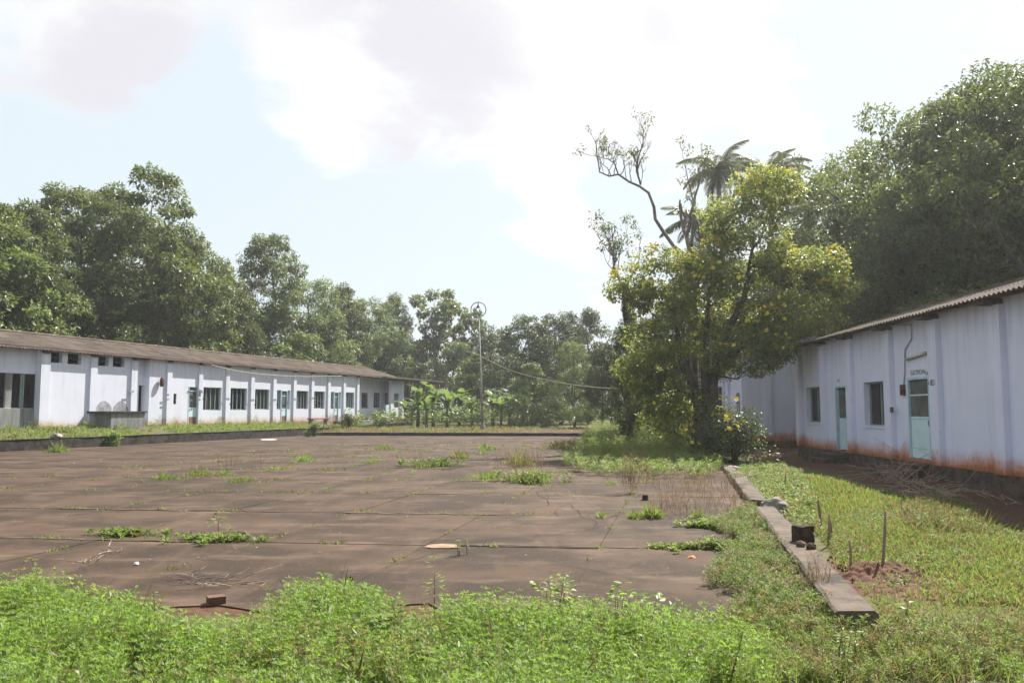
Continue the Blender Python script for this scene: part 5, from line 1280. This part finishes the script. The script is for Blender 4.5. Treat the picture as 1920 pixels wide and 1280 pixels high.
# plants thin out and dry towards the right
drypx = sstep(px, 1330, 1480)
keep &= (r.uniform(size=n) > drypx * .98) & (fbm(xy[:, 0], xy[:, 1], .6, 3) > .35)
xy = xy[keep]; print('weed plants', len(xy))
nz_ = fbm(xy[:, 0], xy[:, 1], .9, 8); edge = np.clip((yb[keep] - xy[:, 1]) / .8, 0, 1)
hum = fbm(xy[:, 0], xy[:, 1], .45, 31); hgt = hh * (.5 + .42 * nz_ + .55 * hum) * (.85 + .15 * edge)
brown = (np.exp(-(((xy[:, 0] + 1.0) / .7) ** 2 + ((xy[:, 1] - 5.0) / .5) ** 2)) * .5 + .06)
dm = r.uniform(size=len(xy)) < brown
for dryflag, nm_ in ((False, 'main'), (True, 'dry')):
    k = dm if dryflag else ~dm
    parts = scatter_plants(r, xy[k], hgt[k], 44, .028, .0062, .25 + .6 * nz_[k], droop=.0, spread=.24, dry=.75 if dryflag else .0, topheavy=.5, whorl=9)
    stuff('weeds', parts, M['leaf_weed'], 'dense bright green feathery weeds in the foreground' if not dryflag else 'browned weeds mixed in the foreground green', 'weeds')
q = xy[r.permutation(len(xy))[:420]]; stuff('weeds', scatter_plants(r, q, .38, 12, .05, .024, .75, dry=.15, spread=.45), M['leaf_weed'], 'scattered broader-leaved seedlings among the foreground weeds', 'weeds')
q = xy[r.permutation(len(xy))[:500]]; stuff('weeds', scatter_blades(r, q, .42, .005, .6, .45, .85), M['leaf_dry'], 'thin dead stems poking out of the foreground weeds', 'weeds')
# mixed dry growth on the near right
q = sample_poly(r, [G(1640, 1185, -.1), G(2150, 1190, -.1), G(2150, 1140, -.1), G(1640, 1145, -.1)], 2600, .5, .4, 44)
stuff('grass', scatter_blades(r, q, .07, .007, .45, .9, .5), M['leaf_grass'], 'sparse grass at the bare strip beyond the near kerb end', 'grass')
q = sample_poly(r, [G(1330, 1300, -.1), G(2150, 1300, -.1), G(2150, 1200, -.1), G(1650, 1195, -.1), G(1500, 1160, -.1), G(1380, 1165, -.1)], 2600, .8, .3, 4)
k = r.uniform(size=len(q)) < .5
stuff('weeds', scatter_plants(r, q[k], .15, 30, .03, .009, .45, dry=.45, spread=.35) + scatter_blades(r, np.repeat(q, 5, 0) + r.normal(size=(len(q) * 5, 2)) * .06, .14, .0045, .6, .8, .4), M['leaf_grass'], 'olive and brown mixed weeds before the end of the near kerb', 'weeds')
# lawn on the right
q = sample_poly(r, [G(1640, 1150, -.1), G(2150, 1160, -.1), G(2150, 1010, -.1), G(1900, 990, -.2), G(1700, 930, -.1), G(1520, 895, -.05), G(1440, 900, -.05), G(1530, 1000, -.05), G(1600, 1100, -.05)], 60000, 1.1, .38, 5)
dd_ = np.exp(-(((q[:, 0] - G(1640, 1078).x) / .6) ** 2 + ((q[:, 1] - G(1640, 1078).y) / .55) ** 2)); q = q[r.uniform(size=len(q)) > dd_ * 1.6]
far_ = sstep(q[:, 1], 12, 20)
yl = fbm(q[:, 0], q[:, 1], 1.3, 9)
stuff('grass', scatter_blades(r, q, .085 + .05 * far_ , .011 + .012 * far_, .25 + .8 * (yl - .3) + .3 * far_, .8, .18 + .25 * (1 - float(np.mean(far_)))), M['leaf_grass'], 'short patchy lawn between the near kerb and right building', 'grass')
q = sample_poly(r, [G(1640, 1150, -.1), G(2150, 1160, -.1), G(2150, 1020, -.1), G(1820, 985, -.2), G(1640, 940, -.1), G(1530, 1000, -.05), G(1620, 1110, -.05)], 1500, 1.2, .5, 15)
stuff('weeds', scatter_plants(r, q, .09, 18, .03, .013, .4, dry=.3, spread=.7), M['leaf_grass'], 'low broad-leaved weeds dotted through the right lawn', 'weeds')
q = sample_poly(r, [G(1690, 960, -.1), G(1720, 1005, -.1), G(1850, 1010, -.15), G(1830, 960, -.15), G(1760, 935, -.15)], 900, 0)
stuff('weeds', scatter_plants(r, q[::2], .17, 20, .045, .015, .35, dry=.35, spread=.7) + scatter_blades(r, np.repeat(q, 5, 0) + r.normal(size=(len(q) * 5, 2)) * .12, .26, .006, .6, 1.3, .75), M['leaf_grass'], 'tangled heap of cut grass and weeds beside the brushwood', 'weeds')
# weeds along the yard side of the near kerb
q = sample_poly(r, [G(1330, 1100), G(1390, 1120), G(1440, 1180), G(1560, 1160), (RK(8.2)[0], 8.2), (RK(11)[0], 11), (RK(14)[0], 14), G(1330, 990), G(1400, 1020), G(1340, 1070)], 1350, .55, .4, 6)
stuff('weeds', scatter_plants(r, q, .16, 34, .03, .011, .3, dry=.3, spread=.6, z=np.zeros(len(q))), M['leaf_grass'], 'olive green weeds crowding the yard side of the near kerb', 'weeds')
q = sample_poly(r, [G(1200, 905), G(1290, 985), G(1400, 970), (RK(16)[0], 16), (RK(20)[0], 20), G(1340, 890)], 330, .9, .45, 7)
stuff('weeds', scatter_plants(r, q, .3, 16, .035, .008, .4, dry=.8, spread=.5, z=np.zeros(len(q))), M['leaf_dry'], 'reddish brown dry weeds on the slabs near the worn kerb', 'weeds')
# big bank of weeds at the far right of the yard
q = sample_poly(r, [G(1050, 872), G(1100, 892), G(1230, 898), G(1340, 897), G(1370, 860), G(1330, 822), G(1240, 816), G(1110, 825), G(1080, 850)], 3200, 2.6, .4, 8)
hq = .35 + .55 * sstep(q[:, 1], 22, 36) * fbm(q[:, 0], q[:, 1], 3, 4) * 1.6
stuff('weeds', scatter_plants(r, q, hq, 34, .08, .022, .25 + .75 * fbm(q[:, 0], q[:, 1], 2.5, 14), dry=.16, spread=.5, z=np.zeros(len(q))), M['leaf_grass'], 'yellow-green bank of tall weeds before the flowering tree', 'weeds')
# low growth over the right kerb, under the shrub
q = sample_poly(r, [G(1390, 880), G(1370, 905), G(1420, 930), G(1470, 975), G(1540, 1000), G(1530, 920), G(1500, 890), G(1440, 860)], 900, 1.0, .45, 9)
stuff('weeds', scatter_plants(r, q, .2, 18, .06, .026, .5, dry=.25, spread=.6), M['leaf_grass'], 'straggling weeds behind the worn kerb below the flowering shrub', 'weeds')
# left strip
ys_ = r.uniform(30, 72, 15000); t_ = r.uniform(.32, 3.2, 15000); q = np.column_stack([-30.9 + .328 * ys_ - t_, ys_])
wv = fbm(q[:, 0], q[:, 1], 3, 21); kk = (q[:, 0] > -33.0 + .318 * q[:, 1]) & (wv > .3); q = q[kk]
stuff('grass', scatter_blades(r, q, .15, .03, .6 + .7 * (wv[kk] - .4), .6, .12), M['leaf_grass'], 'yellowish grass strip between the mossy kerb and long building', 'grass')
ys_ = r.uniform(30, 72, 900); t_ = r.uniform(.4, 2.6, 900); q = np.column_stack([-30.9 + .328 * ys_ - t_, ys_]); q = q[q[:, 0] > -33.0 + .318 * q[:, 1]]
stuff('weeds', scatter_plants(r, q[::3], .3, 20, .1, .035, .7, dry=.1, spread=.6), M['leaf_grass'], 'taller weeds dotted along the long building foot', 'weeds')
# bank behind the far kerb
q = sample_poly(r, [(-13, 54.5), (10, 52), (16, 52), (16, 57), (-16, 60), (-17, 57)], 5200, 3, .42, 22)
stuff('grass', scatter_blades(r, q, .24, .035, .35, .6, .4), M['leaf_grass'], 'thin dry grass on the bank beyond the far kerb', 'grass')
# tufts on the slabs
def tuft(px0, px1, py, n, h, label, seed, tint=.5, dry=.1, w=None, dp=.35, mat='leaf_grass', leafy=False):
    r_ = np.random.default_rng(seed); a, b = G(px0, py), G(px1, py); c = (a + b) / 2; hl_ = (b - a).length / 2
    n = int(n * 1.25); t = np.clip(r_.standard_t(3, size=n) * .42, -1.5, 1.5); q_ = np.column_stack([t * hl_, r_.standard_t(3, size=n) * dp * .55 * (1.1 - .5 * abs(t)) - .11 * t * hl_])
    kp = fbm(q_[:, 0] + seed * 7, q_[:, 1], max(.15, dp), seed) > .36; t, q_ = t[kp], q_[kp]; n = len(t)
    z_ = np.zeros(n); hh_ = h * np.clip(1.05 - .6 * np.abs(t), .15, 1.2) * (.5 + fbm(q_[:, 0] * 2, q_[:, 1] * 2, max(.12, dp * .6), seed + 3))
    parts = scatter_blades(r_, q_, hh_, w or max(.008, .0007 * c.y), tint, .7, dry, z_)
    if leafy: parts += scatter_plants(r_, q_[: n // 5], h * .9, 14, .045 + .002 * c.y, .016 + .0008 * c.y, tint, dry=dry, spread=.5, z=z_[: n // 5])
    v, f, at = cat_arrays(parts); o_ = link('grass_tuft', np_mesh('grass_tuft', v, f, M[mat], at), loc=(c.x, c.y, .003)); return tag(o_, label, 'grass tuft', kind='stuff')
tuft(190, 290, 1003, 520, .09, 'grass tuft along the slab joint, nearer the yellowish weed', 1, leafy=True, dp=.12)
tuft(255, 370, 1009, 260, .035, 'thin line of turf linking two tufts on the slab joint', 2, dp=.06)
tuft(340, 465, 1012, 560, .075, 'grass tuft under the little sapling on the slab joint', 3, leafy=True, dp=.14)
tuft(275, 345, 898, 260, .16, 'small dark green tuft, first of four in a line on the slabs', 4, .4, dp=.3)
tuft(350, 400, 891, 260, .22, 'upright pale tuft, second of four in a line on the slabs', 5, .6, .2, dp=.3)
tuft(408, 440, 890, 120, .15, 'smallest tuft, third of four in a line on the slabs', 6, .5, dp=.25)
tuft(420, 485, 902, 300, .13, 'dark flat tuft, last of four in a line on the slabs', 7, .35, dp=.28)
tuft(490, 545, 879, 220, .1, 'faint yellowish tuft beyond the line of four', 8, .6, .3, dp=.4)
tuft(548, 592, 864, 200, .22, 'slanting green tuft toward the far kerb', 9, .6, dp=.5)
tuft(680, 712, 865, 150, .15, 'tiny round green tuft in mid yard', 10, .6, dp=.4)
tuft(698, 736, 841, 160, .2, 'tiny far green tuft in mid yard', 11, .6, dp=.6)
tuft(770, 850, 873, 520, .2, 'bright tuft in the middle of the yard below the lamp post', 12, .6, dp=.5, leafy=True)
tuft(845, 880, 858, 240, .3, 'reddish topped tuft linked to the bright one below the lamp post', 13, .4, .6, dp=.5)
tuft(890, 930, 843, 200, .3, 'far slanting tuft straight below the lamp post', 14, .6, .2, dp=.8)
tuft(880, 950, 896, 560, .15, 'bright flat tuft before the tall dry stems', 15, .7, dp=.35)
tuft(955, 1045, 903, 760, .26, 'big tuft with tall straw stems in the middle of the yard', 16, .5, .3, dp=.4, leafy=True)
tuft(950, 1000, 872, 260, .45, 'tall thin straw-topped weed tuft', 17, .6, .45, dp=.4)
tuft(1130, 1165, 908, 150, .1, 'tiny flat tuft before the weed bank', 18, .5, .2, dp=.2)
tuft(1120, 1135, 970, 60, .12, 'tiny yellow tuft on the slabs', 19, .75, .2, dp=.06)
tuft(1180, 1202, 972, 120, .15, 'small yellow spiky tuft in a row of three', 20, .75, .15, dp=.06)
tuft(1205, 1238, 971, 220, .24, 'largest yellow spiky tuft in a row of three', 21, .75, .15, dp=.08)
tuft(1300, 1320, 970, 120, .18, 'green spiky tuft nearest the worn kerb', 22, .6, .15, dp=.08)
tuft(1290, 1370, 988, 500, .09, 'flat bright turf patch near the worn kerb', 23, .65, .05, dp=.2, leafy=True)
tuft(1230, 1290, 1028, 320, .05, 'flat sparse mat of green at the slab joint', 24, .5, .15, dp=.1, leafy=True)
tuft(1310, 1400, 1030, 520, .11, 'olive clump at the edge of the kerb weeds', 25, .35, .15, dp=.14, leafy=True)
tuft(1020, 1120, 840, 420, .5, 'reddish haze of dry grass at the edge of the weed bank', 26, .4, .8, dp=1.0)
tuft(90, 125, 848, 160, .4, 'grass tuft at the foot of the tall mossy kerb', 27, .55, .1, dp=.3)
r = np.random.default_rng(123); pj = []
for j in range(1, 12):
    for k in range(34):
        c_ = r.uniform(-16, 1.0); m_ = int(r.integers(1, 7))
        for q_ in range(m_): pj.append(yard_pt(c_ + r.normal() * .12, aj[j] + r.normal() * .03))
for i in range(1, 9):
    for k in range(26):
        a_ = r.uniform(7.5, 34)
        for q_ in range(int(r.integers(1, 5))): pj.append(yard_pt(cj[i] + r.normal() * .03, a_ + r.normal() * .12))
pj = np.array(pj); pj = pj[(s_left(pj[:, 0], pj[:, 1]) > .4) & (s_right(pj[:, 0], pj[:, 1]) < -.1)]
stuff('grass', scatter_blades(r, np.repeat(pj, 4, 0) + r.normal(size=(len(pj) * 4, 2)) * .02, .05 + .0015 * np.repeat(pj[:, 1], 4), .006 + .0004 * np.repeat(pj[:, 1], 4), .5, .8, .4, np.zeros(len(pj) * 4)), M['leaf_grass'], 'tiny seedlings of grass rooted along the slab joints', 'grass')
# tall dry feathery weed
def stalks(name, px, py, n, h, spread, label, seed, mat='leaf_dry', leaf=.03, per=26, z=0., tint=.5, dry=1., wd=.008, cat='weed'):
    r_ = np.random.default_rng(seed); c = G(px, py, z); q_ = r_.normal(size=(n, 2)) * spread
    parts = scatter_plants(r_, q_, h, per, leaf, wd, tint, dry=dry, spread=.3, z=np.zeros(n), topheavy=.8)
    v, f, at = cat_arrays(parts); o_ = link(name, np_mesh(name, v, f, M[mat], at), loc=(c.x, c.y, z)); return tag(o_, label, cat)
stalks('dry_weed', 1190, 925, 34, .85, .16, 'tall reddish dry weed standing alone on the slabs', 41, leaf=.05)
stalks('dry_weed', 985, 885, 50, .75, .5, 'fine brown seed stems over the big tuft', 42, leaf=.05)
stalks('dry_weed', 1250, 965, 26, .35, .14, 'short brown dry weed at the slab joint near the kerb', 43)
stalks('dry_weed', 1465, 850, 24, 1.0, .35, 'dry pinkish shrub before the corner of the right building', 44, leaf=.07, per=18, z=-.05)
stalks('dry_weed', 1540, 1120, 26, .42, .09, 'straw-coloured weed leaning over the near kerb end', 45, leaf=.03, z=0., tint=.9, wd=.006)
stalks('dry_weed', 430, 880, 26, .5, .6, 'faint reddish dry stems above the line of tufts', 46, leaf=.05)['kind'] = 'stuff'
def plant(name, px, py, Y, hpx, n, leaf, wd, mat, label, seed, tint=.7, dry=0., droop=.2, spread=.3, stems=1, pr=.04, zb=None, cat='plant'):
    r_ = np.random.default_rng(seed); p = P(px, py, Y); b = Vector((p.x, Y, gz(p.x, Y) if zb is None else zb)); h_ = (P(px, py - hpx, Y).z - b.z)
    parts = []; mb = MB()
    for s_ in range(stems):
        o0 = r_.normal(size=2) * pr * (stems > 1); ln_ = h_ * r_.uniform(.75, 1.0) if s_ else h_; lean = r_.normal(size=2) * .12
        st = [Vector((o0[0], o0[1], -.03)), Vector((o0[0] + lean[0] * ln_ * .4, o0[1] + lean[1] * ln_ * .4, ln_ * .5)), Vector((o0[0] + lean[0] * ln_, o0[1] + lean[1] * ln_, ln_))]
        mb.tube(st, [.006 + .004 * h_, .005, .002], 5)
        t = r_.uniform(.2, 1, n) ** .7; a = 2.4 * np.arange(n) + r_.normal(size=n) * .3
        A = np.array([tuple(q_) for q_ in st]); pos = np.where((t < .5)[:, None], A[0] + (A[1] - A[0]) * (t * 2)[:, None], A[1] + (A[2] - A[1]) * (t * 2 - 1)[:, None])
        rad = np.column_stack([np.cos(a), np.sin(a), np.zeros(n)]); pos = pos + rad * (spread * h_ * .35 * r_.uniform(.2, 1, n) * (1.2 - t))[:, None]
        ax = rad + np.array([0, 0, 1]) * (.45 * t - droop + r_.normal(size=n) * .2)[:, None]
        parts.append(leaf_arrays(pos, ax, np.tile([0, 0, 1.], (n, 1)) + r_.normal(size=(n, 3)) * .3, leaf * r_.uniform(.6, 1.2, n), wd * r_.uniform(.7, 1.2, n), tint + r_.normal(size=n) * .15, (r_.uniform(size=n) < dry).astype(float)))
    o_ = empty(name, b); tag(o_, label, cat); mb.build('stem', M['stake'], o_, True); v, f, at = cat_arrays(parts); link('leaves', np_mesh('leaves', v, f, M[mat], at), o_); return o_
plant('sapling', 408, 1000, 11.0, 46, 26, .09, .055, 'leaf_light', 'little sapling with pale round leaves standing on the slabs', 51, .8, spread=1.6, zb=0.)
plant('tall_weed', 815, 1140, 6.3, 98, 46, .06, .012, 'leaf_weed', 'thin tall weed stem standing above the foreground weeds', 52, .5, spread=.6)
plant('leafy_weed', 1040, 1150, 6.3, 82, 34, .05, .028, 'leaf_weed', 'bushy weed with yellow and orange leaves at the yard edge', 53, .95, .3, spread=.9, stems=7, pr=.1)
plant('leafy_weed', 1170, 1150, 6.2, 58, 22, .055, .036, 'leaf_weed', 'broad-leaved bright weed, taller of the pair at the yard edge', 54, .9, spread=.7, stems=2, pr=.04)
plant('leafy_weed', 1210, 1155, 6.1, 52, 26, .06, .042, 'leaf_weed', 'broad-leaved bright weed leaning beside its taller neighbour', 55, .95, spread=1.1, stems=4, pr=.09)
plant('leafy_weed', 735, 1170, 5.6, 40, 18, .085, .06, 'leaf_light', 'pale broad-leaved weed sunk in the foreground green', 56, .95, spread=1.6, stems=3, pr=.08)
plant('leafy_weed', 895, 1150, 6.0, 44, 24, .06, .035, 'leaf_weed', 'light green broad-leaved weed beside the thin tall stem', 57, 1., spread=1.2, stems=4, pr=.1)
plant('yellow_weed', 85, 1100, 7.4, 60, 40, .04, .02, 'leaf_weed', 'leaning yellowish flower spike above the foreground weeds', 58, 1., .35, spread=.3)
plant('seed_stalk', 25, 1095, 7.2, 46, 6, .04, .02, 'leaf_light', 'single thin stalk with a green head at the picture edge', 59, .8, spread=.2)
plant('tall_weed', 1585, 1215, 5.6, 40, 14, .05, .012, 'leaf_weed', 'grassy weed tuft against the squared end of the near kerb', 60, .7, stems=5, pr=.06, spread=.3)
plant('tall_weed', 1695, 1175, 6.5, 46, 8, .06, .05, 'leaf_weed', 'slender weed with round leaves right of the kerb end', 61, .8, spread=.5)
plant('tall_weed', 870, 1030, 9.6, 22, 60, .02, .012, 'leaf_light', 'tiny white-flowered weed beside the sand patch', 62, 1., stems=3, pr=.06, spread=.9, zb=0.)
shrub('weed_bush', 655, 797, 58, 26, 26, 10, 90, .16, .07, M['leaf_dark'], 'dark bushy weed against the wall by the verandah', 0, 71)
shrub('weed_bush', 590, 800, 52, 30, 26, 10, 90, .16, .07, M['leaf_light'], 'green bushy weed before the plank bench', 0, 72)
shrub('weed_bush', 215, 800, 38, 30, 26, 10, 90, .12, .06, M['leaf_grass'], 'yellow-green weed growing against the wash trough', 0, 73, .8)
shrub('weed_bush', 712, 802, 60, 26, 18, 9, 80, .16, .07, M['leaf_dark'], 'dark low weed on the broken kerb before the verandah', 0, 74)
print('tris', sum(len(m.polygons) for m in bpy.data.meshes))
